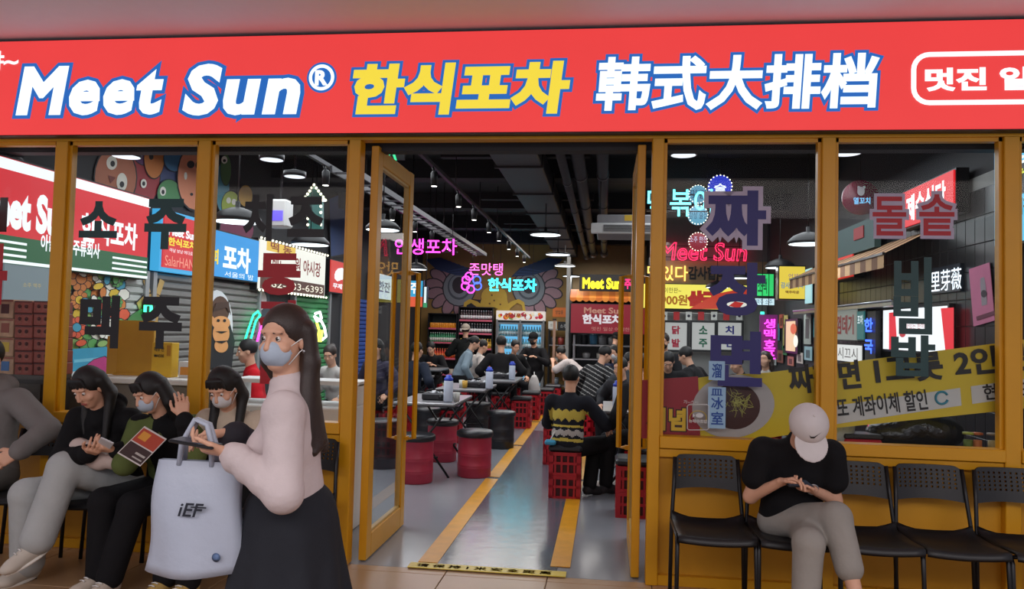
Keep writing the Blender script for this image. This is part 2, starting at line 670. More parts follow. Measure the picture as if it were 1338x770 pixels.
for k, (a, b) in enumerate(bays):
    x0, x1 = posts[a][0] + posts[a][1], posts[b][0]
    xm, w = (x0 + x1) / 2, x1 - x0
    win = structure('window_%d' % (k + 1), (xm, 0, 0))
    boxo('sill_rail', YEL, win, (0, -.005, ZS - .035), (w, .11, .07), bev=.004)
    fr = MB()
    fr.box((0, 0, ZT - .012), (w, .05, .024))
    for s in (-1, 1):
        fr.box((s * (w / 2 - .010), 0, (ZT + ZS) / 2), (.02, .05, ZT - ZS))
    fr.build('glazing_bead', YEL, win)
    boxo('pane', GLASS, win, (0, 0, (ZT + ZS) / 2), (w - .02, .008, ZT - ZS - .02))
    boxo('lower_panel', YELP, wf, (xm, .02, (ZS - .07) / 2), (w, .03, ZS - .07))
    boxo('kick_rail', YEL, wf, (xm, -.01, .03), (w, .06, .06), bev=.003)
    boxo('panel_rail', YEL, wf, (xm, -.01, ZS - .10), (w, .05, .05), bev=.003)

# door leaves, both open inwards
for k, (x, lb) in enumerate(((-1.505, 'left'), (.205, 'right'))):
    d = structure('door_%d' % (k + 1), (x, .06, 0))
    L, Hd, st, th = .93, ZT - .02, .105, .05
    sgn = 1 if k == 0 else -1
    for y in (st / 2, L - st / 2):
        boxo('stile', YEL, d, (0, y, Hd / 2 + .006), (th, st, Hd), bev=.004)
    boxo('top_rail', YEL, d, (0, L / 2, Hd - st / 2), (th, L - 2 * st, st), bev=.004)
    boxo('bottom_rail', YEL, d, (0, L / 2, .075 + .006), (th, L - 2 * st, .15), bev=.004)
    boxo('pane', GLASS, d, (0, L / 2, (Hd - st + .15) / 2), (.008, L - 2 * st + .01, Hd - st - .15))
    bd2 = MB()
    for zz in (.156 + .008, Hd - st - .008):
        bd2.box((0, L / 2, zz), (.03, L - 2 * st, .016))
    for y in (st + .008, L - st - .008):
        bd2.box((0, y, (Hd - st + .15) / 2), (.03, .016, Hd - st - .15))
    bd2.build('glazing_bead', M('light_steel_bead', (196, 160, 90), rough=.4), d)
    z0, z1 = .66, 1.90
    for s in (-1, 1):
        h = MB()
        h.tube([(s * .02, L - .05, z0), (s * .095, L - .05, z0), (s * .095, L - .05, z1), (s * .02, L - .05, z1)], .019, n=4, smooth=False)
        h.build('pull_handle', YEL, d)
        for zz in (z0, z1):
            boxo('handle_mount', YEL, d, (s * .035, L - .05, zz), (.03, .03, .03))

# ------------------------------------------------------------------ interior shell
wl = structure('wall_left')
boxo('wall_slab', WALLD, wl, (XL - .06, 6.6, 1.8), (.12, 13.2, 3.6))
wr = structure('wall_right')
boxo('wall_slab', WALLD, wr, (XR + .06, 4.35, 1.8), (.12, 8.9, 3.6))
wb_ = structure('wall_back')
OCH = M('ochre_mural_ground', (150, 116, 62), rough=.7, var=.18, scale=2)
boxo('wall_slab', OCH, wb_, (-2.5, 13.06, 1.8), (3.7, .12, 3.6))
boxo('kitchen_bulkhead', M('beige_wall_paint', (176, 150, 112), rough=.7), wb_, (.06, 12.8, 2.9), (1.75, .1, 1.4))
boxo('kitchen_back', WALLD, wb_, (.06, 13.06, 1.8), (1.75, .12, 3.6))
boxo('kitchen_pier', M('grey_wall_paint', (128, 128, 126), rough=.7), wb_, (-.80, 12.3, 1.8), (.07, 1.5, 3.6))
wb2 = structure('wall_back')
boxo('wall_slab', M('grey_wall_paint', (128, 128, 126), rough=.7), wb2, (1.79, 8.78, 1.8), (1.82, .12, 3.6))
boxo('side_slab', WALLD, wb2, (.92, 11.0, 1.8), (.08, 4.4, 3.6))
boxo('beige_board', M('beige_wall_paint', (176, 150, 112), rough=.7), wb2, (1.79, 8.70, 2.52), (1.80, .04, .42))
ci = structure('ceiling')
boxo('ceiling_slab', CEILD, ci, (-.8, 6.6, 3.66), (7.4, 13.2, .12))
for y in (2.4, 4.8, 7.2, 9.6, 12.0):
    boxo('beam', M('dark_concrete_beam', (34, 33, 37), rough=.8), ci, (-.8, y, 3.48), (7.2, .30, .24))
for y in (3.4, 6.1, 8.6):
    boxo('beam', M('dark_concrete_beam', (34, 33, 37), rough=.8), ci, (-1.0, y, 3.38), (1.6, .12, .10))

# ducts, pipes, track rails
DUCT = M('dull_grey_duct', (62, 60, 66), rough=.55, metal=.3, var=.15)
dt = thing('air_duct', 'broad grey sheet-metal air duct running back under the black ceiling', 'duct', (-.86, 6.5, 3.2))
boxo('duct_body', DUCT, dt, (0, -.2, -.02), (.44, 11.2, .22), bev=.01)
for k in range(8):
    boxo('flange', DUCT, dt, (0, -5.4 + 1.5 * k, -.02), (.48, .03, .26))
for x, r_, z, lb in ((-.44, .045, 3.1, 'thin grey pipe beside the air duct, left of two'), (-.30, .07, 3.18, 'thick grey pipe under the ceiling right of the thin pipe'), (-.06, .06, 3.18, 'grey pipe nearest the air conditioner under the ceiling')):
    t = thing('ceiling_pipe', lb, 'pipe', (x, 6.5, z))
    MB().tube([(0, -6, 0), (0, 5.6, 0)], r_, n=12).build('pipe_body', DUCT, t)
    for k in range(6):
        MB().tube([(0, -5 + 2 * k, 0), (0, -4.95 + 2 * k, 0)], r_ * 1.2, n=12).build('coupling', DUCT, t)
    MB().lathe([(.01, -.02), (r_ * 1.5, -.01), (r_ * 1.5, .01)], (0, 5.62, 0), axis=1, n=12).build('end_cap', STEEL, t)
SPOTM = E((255, 250, 240), 6)


def track(x, z, y0, y1, heads, lb, gl):
    t = thing('track_rail', lb, 'track light', (x, (y0 + y1) / 2, z))
    boxo('rail', DUCT, t, (0, 0, 0), (.035, y1 - y0, .035))
    k = y0 + .4
    while k < y1:
        MB().tube([(0, k - (y0 + y1) / 2, 0), (0, k - (y0 + y1) / 2, 3.6 - z)], .006, n=5).build('hanger_rod', BLKM, t)
        k += 1.6
    for i, y in enumerate(heads):
        yy = y - (y0 + y1) / 2
        hd_ = MB().tube([(0, yy, -.02), (.02, yy, -.08)], .012, n=6).lathe([(.03, -.20), (.036, -.08), (.02, -.06)], (.02, yy, 0), n=12).build('spot_head', BLKM, t)
        MB().lathe([(.026, -.201), (.026, -.203)], (.02, yy, 0), n=12).build('spot_lens', SPOTM, hd_)


track(-1.62, 3.0, 1.3, 11.4, [2.2, 3.4, 4.4, 5.6, 6.6, 7.8, 9.0, 10.2], 'long ceiling track with black spotlights over the centre of the dining room', 0)
track(-2.55, 2.95, 1.3, 9.5, [1.9, 2.9, 4.1, 5.2, 6.2, 7.4], 'ceiling track with black spotlights over the left tables', 0)
t = thing('cable_tray', 'pale grey cable tray hung beneath the ceiling at left', 'cable tray', (-2.42, 6, 2.92))
mb = MB().box((-.10, 0, 0), (.02, 8, .06)).box((.10, 0, 0), (.02, 8, .06))
for k in range(26):
    mb.box((0, -3.9 + .31 * k, -.02), (.2, .03, .015))
mb.build('tray_body', M('galvanised_tray', (66, 64, 68), rough=.5, metal=.4), t)
for k in range(5):
    for s in (-.1, .1):
        MB().tube([(s, -3.6 + 1.8 * k, 0), (s, -3.6 + 1.8 * k, .68)], .006, n=5).build('hanger_rod', BLKM, t)

# ceiling air conditioner
ac = thing('air_conditioner', 'grey ceiling air conditioner with a long white louvre grille', 'air conditioner', (.20, 3.3, 2.52))
boxo('casing', M('pale_grey_metal', (126, 126, 130), rough=.5), ac, (0, .35, .10), (.62, .6, .2), bev=.01)
boxo('grille_panel', M('white_ac_panel', (206, 208, 208), rough=.4), ac, (0, .03, .05), (.74, .05, .11), bev=.008)
for k in range(5):
    boxo('louvre', M('grey_louvre', (92, 94, 96), rough=.5), ac, (.03, -.002, .02 + .015 * k), (.54, .012, .006))
boxo('service_label', P((196, 160, 40)), ac, (.02, .049, .165), (.09, .004, .06))
for s in (-.28, .28):
    MB().tube([(s, .35, .2), (s, .35, 1.08)], .008, n=6).build('hanger_rod', BLKM, ac)

# pendant lamps
DISC = E((236, 246, 255), 2.6)


def pendant(loc, r, lb, power, dome=True, top=3.6, group=None):
    t = thing('pendant_lamp', lb, 'lamp', loc, 0, group)
    h = r * (.62 if dome else .22)
    MB().lathe([(r, 0), (r * .97, h * .25), (r * .72, h * .65), (r * .32, h * .92), (r * .1, h), (.02, h + .05)], n=28).build('shade', BLK, t)
    MB().lathe([(r * .93, -.003), (.01, -.006)], n=28).build('diffuser', DISC, t)
    MB().tube([(0, 0, h + .04), (0, 0, top - loc[2])], .006, n=6).build('cord', BLK, t)
    if power:
        l = bpy.data.lights.new('lamp_glow', 'AREA')
        l.shape, l.size, l.energy, l.color = 'DISK', r * 1.8, power, (.92, .96, 1)
        o = bpy.data.objects.new('lamp_glow', l)
        link(o, t)
        o.location = (0, 0, -.02)


for i, (y, z) in enumerate(((4.75, 2.67), (7.27, 2.67), (9.4, 2.67), (12.1, 2.67))):
    nm = ['nearest', 'second nearest', 'third nearest', 'farthest'][i]
    pendant((-.76, y, z), .20, '%s of the shallow white pendant lamps in line over the walkway' % nm, 8, False, top=3.06, group='pendant lamps over the walkway')
pendant((-3.24, 1.67, 2.38), .21, 'black dome pendant lamp hanging before the blue lightbox at left', 7)
pendant((-3.37, 3.7, 2.40), .22, 'black dome pendant lamp hanging before the white market sign', 7)
pendant((-2.15, 2.45, 2.42), .17, 'pendant lamp seen through the glass of the left door leaf', 6)
pendant((2.30, 5.9, 2.40), .20, 'black dome pendant lamp above the yellow lightbox on the right', 6)
pendant((2.0, 3.25, 2.42), .20, 'pendant lamp behind the post between the two right windows', 6)
pendant((1.95, 7.0, 2.33), .18, 'black dome pendant lamp hanging before the green neon panel', 5)
pendant((1.72, 7.6, 2.22), .18, 'lower black pendant lamp hanging beside the beige letter board', 5)
pendant((-3.0, 7.2, 2.40), .18, 'pendant lamp hanging at the far left before the owl mural', 5)
for i, (px, py, lb) in enumerate(((385, 231, 'round white disc above the left cheese lettering window'), (355, 209, 'small round white disc near the top of the left window'), (1107, 201, 'round white disc at the top left of the right-hand window'), (893, 203, 'round white disc above the cyan neon letters'), (8, 212, 'round white disc at the far left edge'), (165, 205, 'round white disc before the monster mural'))):
    q = at(px, py, Z=2.95 if px > 200 else (2.75 if px > 100 else 2.6))
    t = thing('glowing_disc', lb, 'lamp', q)  # emissive disc in a dark housing, hung on a stem
    MB().lathe([(.11, 0), (.11, .05), (.03, .07)], n=20).build('housing', BLKM, t)
    MB().lathe([(.10, -.001), (.01, -.003)], n=20).build('diffuser', E((240, 244, 255), 1.2), t)
    MB().tube([(0, 0, .05), (0, 0, 3.6 - q.z)], .01, n=6).build('stem', BLKM, t)

# emergency exit sign just inside the doorway
XP = Plane('front', 1.35)
q = XP.at(513, 199)
xs = thing('exit_sign', 'small dark exit sign with a green running figure above the left door leaf', 'sign', q)
boxo('casing', BLK, xs, (0, .02, 0), (.20, .03, .12))
GRN = E((60, 220, 150), 1.2)
art(xs, 'running_figure', XP, [(ell(515, 188, 3, 3, 8), GRN), ([(510, 192), (517, 192), (514, 201), (509, 201)], GRN), ([(509, 200), (513, 200), (504, 209), (501, 207)], GRN), ([(512, 199), (516, 200), (519, 210), (516, 210)], GRN), ([(516, 193), (523, 197), (522, 199), (515, 196)], GRN), ([(510, 192), (504, 197), (505, 199), (511, 195)], GRN)], origin=q)
MB().tube([(0, .02, .05), (0, .02, 3.6 - q.z)], .006, n=5).build('hanger_rod', BLKM, xs)
# ------------------------------------------------------------------ left wall: signs, shutters, murals
LP = Plane('left', XL + .14)
LW = Plane('left', XL + .004)
LR = E((214, 40, 50), .9)
LG = E((46, 104, 66), .7)
LWH = E((240, 246, 250), 1.1)
lightbox('wall_sign', 'long red lightbox with white lettering over a green band, on the left wall', 'sign', LP, (-70, 219, 195, 352), LR,
         texts=[('Meet Sun', (-34, 248, 88, 302), LWH, dict(bold=.05)), ('한식포차', (104, 285, 178, 322), LWH, dict(bold=.035)),
                ('아날로그 주류회사', (50, 312, 128, 333), LWH, dict(bold=.03, lift=.012))],
         stripes=[((-70, 300, 193, 345), LG)])
for o in list(bpy.data.objects):
    if o.name.startswith('wall_sign') and o.get('category'):
        c = o.location
        _, w, h = LP.rect(-70, 219, 195, 352)
        bnd = [ch for ch in o.children if ch.name.startswith('band')][0]
        me = MB().box((.012, 0, -h * .36), (.004, w - .03, h * .26)).mesh('band', LG)
        bnd.data = me
        wl_ = MB().box((.0155, 0, h * .42), (.003, w - .03, h * .10))
        wl_.build('white_edge', LWH, o)
        wl_ = MB().box((.0155, 0, -h * .47), (.003, w - .03, h * .03))
        wl_.build('white_edge', LWH, o)
        for k in range(3):
            for y0, y1 in ((-w / 2 + .03, -w * .19), (w * .26, w / 2 - .03)):
                MB().box((.0155, (y0 + y1) / 2, -h * (.29 + .06 * k)), (.003, y1 - y0, h * .022)).build('white_stripe', LWH, o)
# monsters painted above the signs
mon = thing('wall_mural', 'painted mural of round cartoon monsters high on the left wall', 'mural', (XL, 2.6, 2.9))
dk = P((20, 20, 26))
wh = P((232, 228, 216))


def outline(pts, m, g=1.06):
    cx = sum(p[0] for p in pts) / len(pts)
    cy = sum(p[1] for p in pts) / len(pts)
    big = [(cx + (x - cx) * g, cy + (y - cy) * g) for x, y in pts]
    return [(big, dk), (pts, m)]


L_ = []
L_ += outline(ell(210, 215, 40, 42), P((60, 74, 120)))
L_ += outline(ell(186, 232, 22, 36), P((158, 44, 52)))
L_ += outline(ell(190, 196, 18, 20), P((96, 52, 104)))
L_ += outline(ell(150, 232, 27, 40), P((176, 104, 74)))
L_ += [(ell(145, 213, 7, 9), wh), (ell(146, 214, 3, 4), dk), (ell(158, 238, 7, 12), wh), (ell(158, 241, 3, 4), dk), ([(140, 229), (150, 232), (143, 240)], P((120, 40, 30)))]
L_ += outline(ell(200, 207, 13, 26), P((206, 122, 52)))
L_ += [(ell(196, 205, 3, 4), dk), (ell(186, 240, 4, 6), wh), (ell(186, 240, 2, 3), dk)]
L_ += outline(ell(219, 253, 15, 18), P((76, 140, 84)))
L_ += [(ell(211, 250, 4, 6), wh), (ell(211, 251, 2, 3), dk)]
L_ += outline(ell(226, 206, 14, 18), P((52, 110, 150)))
L_ += outline(ell(252, 232, 22, 42), P((222, 138, 100)))
L_ += [(ell(247, 215, 5, 5), dk), (ell(258, 216, 5, 6), dk), (ell(248, 254, 2, 2), dk), (ell(240, 230, 2, 5), wh), (ell(256, 236, 2, 5), wh)]
L_ += outline(ell(288, 245, 9, 32), P((58, 130, 150)))
L_ += outline(ell(299, 268, 12, 18), P((158, 176, 70)))
L_ += [(ell(296, 262, 3, 4), wh), (ell(303, 264, 3, 4), wh)]
L_ += outline(ell(318, 256, 9, 14), P((196, 150, 60)))
L_ += outline(ell(292, 222, 7, 20), P((76, 116, 62)))
L_ += [(ell(290, 209, 4, 5), wh), (ell(290, 210, 2, 2), dk)]
L_ += outline(ell(306, 300, 22, 22), P((126, 48, 84)))
L_ += outline([(428, 260), (452, 250), (458, 330), (430, 335)], P((44, 74, 130)))
art(mon, 'painting', LW, L_, origin=(XL, 2.6, 2.9))

# small square red sign, blue sign, market sign, red square
lightbox('wall_sign', 'square red lightbox with a pale blue edge beside the long left sign', 'sign', LP, (210, 279, 261, 357), E((214, 46, 50), .9), E((70, 176, 232), .9), t=.035,
         texts=[('Meet Sun', (218, 300, 255, 311), LWH, dict(bold=.04)), ('한식포차', (218, 313, 255, 324), E((240, 216, 66), 1), dict(bold=.04)),
                ('야날 보냥 어다로~', (220, 327, 253, 332), LWH, {}), ('SalarHANA', (214, 337, 258, 350), E((240, 160, 140), .9), {})])
lightbox('wall_sign', 'bright blue lightbox with white letters and a red disc on the left wall', 'sign', LP, (272, 305, 338, 366), E((44, 150, 222), .95),
         texts=[('포차', (290, 322, 326, 356), LWH, dict(bold=.04)), ('회', (274, 325, 284, 345), E((240, 210, 60), 1), dict(bold=.04)), ('서울의 밤', (292, 357, 330, 364), LWH, {})])
ms = lightbox('wall_sign', 'white market lightbox edged with small bulbs on the left wall', 'sign', LP, (337, 322, 425, 384), E((238, 236, 226), 1.0),
              texts=[('원 야시장', (384, 340, 418, 360), E((150, 40, 40), .6), dict(bold=.02)), ('진 메뉴', (342, 338, 372, 356), E((150, 40, 40), .6), dict(bold=.02)), ('062-333-6393', (344, 370, 420, 379), E((250, 240, 220), 1), dict(lift=.016))],
              stripes=[((339, 366, 423, 382), E((96, 56, 44), .6))])
c_, w_, h_ = LP.rect(337, 322, 425, 384)
BULB = E((255, 244, 214), 3)
for k in range(22):
    for s in (-1, 1):
        MB().ball((.03, -w_ / 2 + w_ * k / 21, s * h_ / 2), .016, 6, 4).build('bulb', BULB, ms)
lightbox('wall_sign', 'small yellow lightbox with red letters above the market sign', 'sign', LP, (347, 318, 386, 333), E((236, 196, 84), .9),
         texts=[('떡 동', (352, 319, 380, 331), E((150, 50, 40), .6), dict(bold=.02))], depth=.16)
lightbox('wall_sign', 'red square lightbox with a white splash near the left door jamb', 'sign', LP, (431, 341, 455, 384), E((216, 60, 54), .9),
         texts=[('무제한', (434, 371, 452, 378), LWH, dict(bold=.03))])
art(bpy.data.objects[[o.name for o in bpy.data.objects if 'white splash' in str(o.get('label', ''))][0]], 'splash', LP, [(ell(444, 358, 8, 8, 9), LWH), (ell(440, 361, 5, 7, 7), LWH)], lift0=.02, origin=LP.rect(431, 341, 455, 384)[0])
# upright arrow sign with bulbs
FA = Plane('front', 4.6)
t = thing('marquee_arrow', 'teal marquee arrow edged with white bulbs above the market sign', 'sign', FA.at(411, 275))
og = t.location
path = [(403, 302), (403, 262), (397, 262), (411, 242), (426, 262), (420, 262), (420, 302)]
MB().prism([FA.at(*p) - og for p in path], (0, 1, 0), .08).build('body', M('teal_metal', (40, 96, 92), rough=.5), t)
for a, b in zip(path, path[1:] + path[:1]):
    for k in range(5):
        q = FA.at(a[0] + (b[0] - a[0]) * k / 5, a[1] + (b[1] - a[1]) * k / 5) - og
        MB().ball((q.x, -.02, q.z), .018, 6, 4).build('bulb', BULB, t)
MB().tube([(0, .04, .2), (0, .04, 3.6 - og.z)], .008, n=6).build('hanger_rod', BLKM, t)
sp = thing('speaker_box', 'white wall box with a small violet lit screen near the arrow', 'speaker', at(366, 280, Y=3.2))
boxo('cabinet', WHITE, sp, (0, 0, 0), (.22, .2, .30), bev=.02)
boxo('screen', E((112, 96, 232), 1.2), sp, (0, -.103, -.03), (.15, .01, .11))
MB().tube([(0, 0, .14), (0, 0, 3.6 - sp.location.z)], .012, n=6)  .build('hanger_rod', BLKM, sp)


def shutter(y0, y1, z1, mat, lb, paint=None, z0=0.0):
    t = thing('roller_shutter', lb, 'shutter', (XL, (y0 + y1) / 2, 0))
    mb = MB()
    n = int((z1 - z0) / .075)
    w = y1 - y0
    for k in range(n):
        z = z0 + k * .075
        mb.add([(.02, -w / 2, z), (.02, w / 2, z), (.045, w / 2, z + .02), (.045, -w / 2, z + .02), (.045, w / 2, z + .055), (.045, -w / 2, z + .055), (.02, w / 2, z + .073), (.02, -w / 2, z + .073)],
               [(0, 1, 2, 3), (3, 2, 4, 5), (5, 4, 6, 7)])
    s_ = mb.build('shutter_slats', mat, t)
    s_['kind'] = 'stuff'
    for s in (-1, 1):
        boxo('guide_rail', M('pale_metal', (166, 170, 172), rough=.4, metal=.4), t, (.03, s * (w / 2 + .03), z1 / 2), (.08, .06, z1))
    return t


SHG = M('grey_shutter', (128, 126, 122), rough=.55)
t1 = shutter(.62, 1.92, 1.95, M('pale_shutter', (186, 190, 186), rough=.55), 'roller shutter painted with bright daisies under the long red sign')
t2 = shutter(2.10, 2.9, 1.95, SHG, 'grey roller shutter painted with a giraffe beside the daisy shutter')
t3 = shutter(3.05, 4.30, 1.95, SHG, 'grey roller shutter painted with a long-haired ape under the blue sign')
t4 = shutter(5.45, 6.75, 1.98, M('green_shutter', (58, 140, 82), rough=.55), 'green roller shutter under the white market sign')
t5 = shutter(7.5, 9.2, 1.98, M('blue_shutter', (36, 72, 148), rough=.55), 'deep blue roller shutter near the left door jamb')
LS = Plane('left', XL + .048)
pal = [P(c) for c in ((232, 196, 60), (226, 96, 62), (96, 168, 92), (70, 160, 190), (238, 238, 226), (150, 190, 110), (214, 130, 60))]
A = []
random.seed(4)
for j in range(9):
    for i in range(6):
        cx, cy = 96 + 12 * i + 5 * (j % 2), 346 + 13 * j
        A += outline(ell(cx, cy, 7.5, 7.5, 7, rot=random.uniform(0, 90)), random.choice(pal), 1.14)
for (cx, cy, r_) in ((104, 364, 16), (131, 360, 13), (101, 392, 12), (150, 366, 9), (97, 428, 13), (126, 400, 12), (148, 395, 9), (134, 430, 12)):
    pm = random.choice(pal)
    for k in range(9):
        a = 2 * PI * k / 9
        A += [(ell(cx + r_ * .7 * math.cos(a), cy + r_ * .78 * math.sin(a), r_ * .36, r_ * .36, 10), dk), (ell(cx + r_ * .7 * math.cos(a), cy + r_ * .78 * math.sin(a), r_ * .30, r_ * .30, 10), pm)]
    A += [(ell(cx, cy, r_ * .5, r_ * .5, 14), dk), (ell(cx, cy, r_ * .43, r_ * .43, 14), random.choice(pal))]
for k in range(16):
    cx, cy = random.uniform(96, 155), random.uniform(350, 450)
    A += outline(ell(cx, cy, 4, 7, 10, rot=random.uniform(0, 180)), random.choice(pal), 1.2)
A += [([(90, 456), (157, 452), (157, 500), (90, 500)], P((60, 160, 196))), ([(92, 470), (157, 464), (157, 468), (92, 474)], P((120, 200, 224)))]
A += outline([(92, 500), (100, 484), (118, 470), (132, 466), (144, 474), (150, 500)], P((196, 60, 130)))
art(t1, 'painted_flowers', LS, A, origin=t1.location)
A = []
A += outline([(176, 470), (184, 412), (178, 396), (190, 384), (206, 384), (214, 398), (206, 414), (204, 470)], P((196, 160, 92)))
A += outline([(190, 384), (186, 366), (192, 366), (196, 382)], P((196, 160, 92))) + outline([(202, 383), (208, 364), (214, 368), (208, 386)], P((196, 160, 92)))
A += [(ell(190, 393, 3, 3), dk), (ell(205, 393, 3, 3), dk), (ell(197, 404, 7, 4), P((150, 104, 60)))]
for q in ((186, 420), (198, 428), (188, 440), (200, 446)):
    A.append((ell(*q, 4, 5, 8), P((110, 70, 40))))
A += outline(ell(184, 412, 22, 8, rot=-25), P((70, 130, 70)))
art(t2, 'painted_giraffe', LS, A, origin=t2.location)
t = thing('neon_sign', 'small green neon letter glowing over the painted giraffe', 'neon sign', LS.at(193, 402) + Vector((.03, 0, 0)))
lettering(t, 'n', Plane('left', XL + .09), (187, 397, 199, 408), E((60, 255, 170), 3), bold=.03, origin=t.location)
boxo('backing', BLK, t, (0, 0, 0), (.02, .22, .16))
A = [(ell(283, 425, 21, 46), P((226, 230, 232)))]
A += outline([(255, 480), (262, 440), (276, 418), (300, 424), (306, 446), (302, 480)], P((30, 32, 36)), 1.02)
A += [(ell(287, 405, 12, 18), P((88, 60, 44))), (ell(288, 422, 12, 9), P((232, 164, 100))), (ell(288, 436, 11, 14), P((232, 164, 100))), (ell(288, 452, 9, 9), P((232, 164, 100))),
      (ell(275, 418, 4, 5), P((232, 164, 100))), (ell(284, 419, 2, 2), dk), (ell(292, 419, 2, 2), dk), ([(280, 433), (296, 433), (288, 436)], dk), ([(279, 446), (297, 445), (288, 449)], dk),
      ([(276, 408), (281, 396), (297, 394), (300, 412), (294, 402), (284, 404)], P((70, 46, 34)))]
art(t3, 'painted_ape', LS, A, origin=t3.location)
# painted strip between shutters with neon
mp = thing('wall_mural', 'painted panel of pale swirls between the grey and green shutters', 'mural', (XL, 4.9, 1.5))
art(mp, 'painting', LW, [([(316, 372), (352, 378), (352, 480), (316, 480)], P((66, 78, 86)))] + outline(ell(334, 392, 14, 16), P((206, 200, 196))) + outline(ell(322, 378, 8, 8), P((212, 120, 90))) + outline(ell(326, 440, 8, 40), P((50, 120, 170))), origin=(XL, 4.9, 1.5))
NP_ = Plane('left', XL + .10)
t = thing('neon_sign', 'green and magenta neon bottle outlines glowing on the left wall', 'neon sign', NP_.at(330, 425))
og = t.location
MB().tube([NP_.at(*p) - og for p in ((318, 452), (324, 432), (331, 412), (337, 407), (340, 412), (334, 420), (326, 450))], .014, n=6).build('green_tube', E((40, 255, 160), 3), t)
MB().tube([NP_.at(*p) - og for p in ((336, 446), (341, 428), (347, 420), (349, 428), (345, 446))], .014, n=6).build('magenta_tube', E((255, 70, 210), 3), t)
MB().tube([(-.09, 0, 0), (0, 0, 0)], .01, n=5).build('bracket', BLKM, t)
t = thing('neon_sign', 'white and yellow neon creature outline left of the blue shutter', 'neon sign', NP_.at(419, 432))
og = t.location
MB().tube([NP_.at(*p) - og for p in ((412, 410), (418, 408), (420, 416), (414, 420), (411, 414), (420, 420), (424, 428), (426, 440), (421, 444))], .02, n=6).build('white_tube', E((240, 246, 255), 3), t)
MB().tube([NP_.at(*p) - og for p in ((414, 422), (417, 432), (415, 446), (419, 446), (421, 432))], .02, n=6).build('yellow_tube', E((250, 236, 90), 2.4), t)
MB().tube([(-.09, 0, 0), (0, 0, 0)], .01, n=5).build('bracket', BLKM, t)
mp = thing('wall_mural', 'grey painted oval emblem above the white neon creature', 'mural', (XL, 7.1, 1.7))
art(mp, 'painting', LW, outline(ell(417, 404, 8, 16), P((150, 158, 140))) + [([(413, 396), (417, 410), (421, 396), (417, 404)], dk)], origin=(XL, 7.1, 1.7))
# menu board and poster at far left
t = lightbox('menu_board', 'pale lit notice board under the long red sign at far left', 'notice board', LP, (2, 333, 76, 398), E((150, 168, 176), .45), texts=[('안내 메뉴', (30, 336, 70, 343), E((70, 90, 110), .5), {}), ('소주 맥주', (28, 370, 52, 376), E((210, 190, 130), .6), {})])
# far left blue hanging sign before the shelves
FB = Plane('front', 9.0)
hs1 = lightbox('hanging_sign', 'blue and orange lightbox hanging behind the left door leaf', 'sign', FB, (529, 366, 553, 402), E((52, 160, 206), 1.0), texts=[('주', (535, 370, 548, 384), LWH, dict(bold=.03))], stripes=[((530, 388, 552, 401), E((226, 92, 60), .9))])
hs2 = lightbox('hanging_sign', 'narrow white lightbox hanging beside the blue and orange one', 'sign', FB, (553, 374, 558, 402), E((220, 236, 240), 1.0), texts=[], stripes=[((553, 396, 558, 402), E((60, 150, 100), .9))])
lightbox('wall_sign', 'pale lightbox sign seen through the left door glass', 'sign', LP, (490, 358, 512, 392), E((200, 224, 236), .8), texts=[('한잔', (493, 368, 509, 382), E((60, 90, 140), .6), dict(bold=.03))])

for h_ in (hs1, hs2):
    MB().tube([(0, .05, .2), (0, .05, 3.6 - h_.location.z)], .008, n=6).build('hanger_rod', BLKM, h_)

# ------------------------------------------------------------------ neon over the dining room
def neon(body, pl, rect, m, lb, bold=.004, ring=0, top=3.6, shear=0.0):
    c, w, h = pl.rect(*rect)
    t = thing('neon_sign', lb, 'neon sign', c)
    lettering(t, body, pl, rect, m, bold=0 if ring else bold, ring=ring, origin=c, depth=.9 if ring else .6, name='neon_tube', shear=shear)
    mb = MB()
    for s in (-.42, .42):
        mb.tube([(s * w, .02, h * .4), (s * w, .02, top - c.z)], .004, n=5)
    mb.build('hanging_wire', BLKM, t)
    mb = MB().box((0, .03, h * .3), (w, .015, .012)).box((0, .03, -h * .3), (w, .015, .012))
    mb.build('mounting_bar', BLKM, t)
    return t


PINK = E((255, 50, 206), 5)
CYAN = E((40, 226, 255), 9)
neon('인생포차', Plane('front', 5.6), (516, 312, 597, 333), PINK, 'magenta neon lettering hanging just right of the left door leaf')
neon('존맛탱', Plane('front', 11.4), (613, 344, 657, 360), E((255, 96, 190), 2.6), 'small pink neon lettering hanging before the owl mural')
t = neon('한식포차', Plane('front', 11.4), (638, 364, 701, 381), CYAN, 'cyan outlined neon lettering hanging before the owl mural', ring=.022)
NPL = Plane('front', 11.4)
t = thing('neon_sign', 'pink and blue neon flower hanging left of the cyan lettering', 'neon sign', NPL.at(617, 371))
og = t.location
for cx, cy, m, nm in ((609, 366, PINK, 'pink_tube'), (608, 374, PINK, 'pink_tube'), (615, 378, PINK, 'pink_tube'), (613, 361, PINK, 'pink_tube'), (623, 366, E((60, 90, 255), 3.2), 'blue_tube'), (624, 374, E((60, 90, 255), 3.2), 'blue_tube')):
    MB().tube([NPL.at(*p) - og for p in ell(cx, cy, 5, 5, 12)], .014, n=6, closed=True).build(nm, m, t)
MB().tube([(0, .02, .1), (0, .02, 3.6 - og.z)], .004, n=5).build('hanging_wire', BLKM, t)

